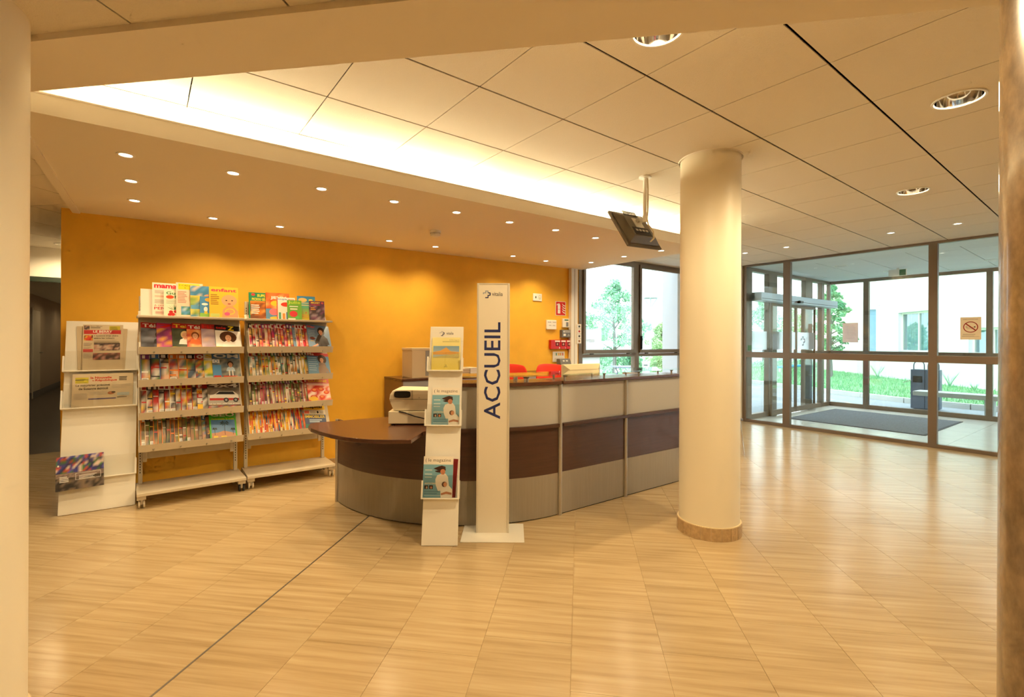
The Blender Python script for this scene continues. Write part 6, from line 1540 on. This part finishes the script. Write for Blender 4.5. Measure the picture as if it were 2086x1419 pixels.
# lamp post
d = 28.0; x = (1325-1043)/FPX*d; ht = CAMH+(696-607)*d/FPX-GZ
lpz = thing('lamp_post', 'tall pale lamp post with an open funnel head outside the desk window', 'lamp post', (x, d, GZ))
MB().cyl((0,0,0),(0,0,ht-.62),.075,14,0,.06).build('post', mat('post_grey', rgb(205,210,222), 0.5), lpz, smooth=True)
MB().cyl((0,0,ht-.72),(0,0,ht-.5),.09,14).build('lamp_socket', MATS['post_grey'], lpz, smooth=True)
for k in range(6):
    a = math.pi*k/3+.2; MB().cyl((math.cos(a)*.06,math.sin(a)*.06,ht-.5),(math.cos(a)*.42,math.sin(a)*.42,ht),.026,6).build('funnel_rod', MATS['post_grey'], lpz)
MB().lathe([(.40,ht-.0),(.43,ht+.015),(.40,ht+.03),(.0,ht+.05)], 24).build('lamp_cap', MATS['post_grey'], lpz, smooth=True)
# utility box and picnic table outside the window
d = 15.0; x = (1316-1043)/FPX*d
ub = thing('utility_box', 'white utility cabinet outside the right window sash', 'utility box', (x, d, GZ), math.radians(-14))
MB().box(-.11, .11, -.09, .09, 0, .78).build('cabinet_body', PLASW, ub, bevel=.01); MB().box(-.125, .125, -.105, .105, .78, .82).build('cabinet_lid', PLASW, ub, bevel=.005); MB().box(-.07,.05,-.093,-.09,.69,.73).build('label_plate', PLASG, ub)
d = 13.8; x = (1272-1043)/FPX*d
pt_ = thing('picnic_table', 'grey wooden picnic table under the slender tree outside', 'picnic table', (x, d, GZ), math.radians(5))
for k in range(5): MB().box(-.3, .3, -.35+.14*k, -.22+.14*k, .70, .735).build('table_board', mat('weathered_wood', rgb(150,156,172), 0.8), pt_)
for sx in (-.22, .22):
    MB().cyl((sx,-.3,0),(sx,.1,.7),.03,8).build('leg', MATS['weathered_wood'], pt_); MB().cyl((sx,.3,0),(sx,-.1,.7),.03,8).build('leg', MATS['weathered_wood'], pt_)
for sy in (-.62, .62): MB().box(-.3, .3, sy-.12, sy+.12, .42, .455).build('bench_board', MATS['weathered_wood'], pt_)
MB().box(-.24, -.2, -.7, .7, .36, .41).box(.2,.24,-.7,.7,.36,.41).build('bench_bearer', MATS['weathered_wood'], pt_)
# litter bin and bench beside the lobby
d = 10.4; x = (1887-1043)/FPX*d
lb = thing('litter_bin', 'dark grey litter bin with looped handles outside the lobby glass', 'litter bin', (x, d, GZ), math.radians(-50))
BINM = mat('bin_grey', rgb(92,104,122), 0.5)
MB().box(-.24, .24, -.14, .14, .02, .86).build('bin_body', BINM, lb, bevel=.008)
MB().box(-.005, .005, -.1415, -.1395, .03, .85).build('door_gap', DARK, lb)
for sx in (-.12, .12):
    MB().tube([(sx-.09,0,.86)]+[(sx-.09*math.cos(math.pi*k/8),0,.95+.09*math.sin(math.pi*k/8)) for k in range(9)]+[(sx+.09,0,.86)], .011, 8).build('loop_handle', BINM, lb, smooth=True)
MB().obox((-.36,-.16,.56),(.14,0,.06),(0,.06,0),(0,0,.012)).build('ash_flap', STEEL, lb)
MB().box(-.2,-.04,-.143,-.14,.58,.72).build('bin_slot', PLASB, lb)
# bench parallel to the lobby glazing
bp = W(BS+0.75, t_at(1905, BS+0.75), GZ)
be = thing('stone_bench', 'pale stone bench along the lobby glass beside the litter bin', 'bench', bp, TH-math.pi/2)
MB().box(-.3, 2.6, -.22, .22, .37, .46).build('seat_slab', mat('pale_stone', rgb(214,218,216), 0.8), be, bevel=.01)
for xx in (0.75, 2.2): MB().box(xx, xx+.1, -.18, .18, 0, .37).build('bench_leg', MATS['pale_stone'], be)
# blue barrier beyond the door
d = 21.5; x0, x1 = (1585-1043)/FPX*d, (1658-1043)/FPX*d
bb = thing('blue_barrier', 'light blue barrier rail outside beyond the sliding door', 'barrier', (x0, d, GZ), 0)
MB().cyl((0,0,.33),(x1-x0,0.3,.42),.055,10).build('rail', mat('barrier_blue', rgb(90,180,230), 0.5), bb)
for f in (.05,.95): MB().box((x1-x0)*f-.03,(x1-x0)*f+.03,.3*f-.03,.3*f+.03,0,.40).build('post', PLASW, bb)
# curved yellow road mark
pts = [PX(1680,812,GZ), PX(1700,814,GZ), PX(1725,819,GZ), PX(1742,824,GZ)]
b = MB()
for k in range(3):
    p, q = pts[k], pts[k+1]; b.face([(p.x-.0,p.y-.12,GZ+.004),(q.x,q.y-.12,GZ+.004),(q.x,q.y+.12,GZ+.004),(p.x,p.y+.12,GZ+.004)])
o = b.build('road_marking', mat('road_paint', rgb(244,230,190), 0.7)); o.parent = bpy.data.objects['ground_asphalt']
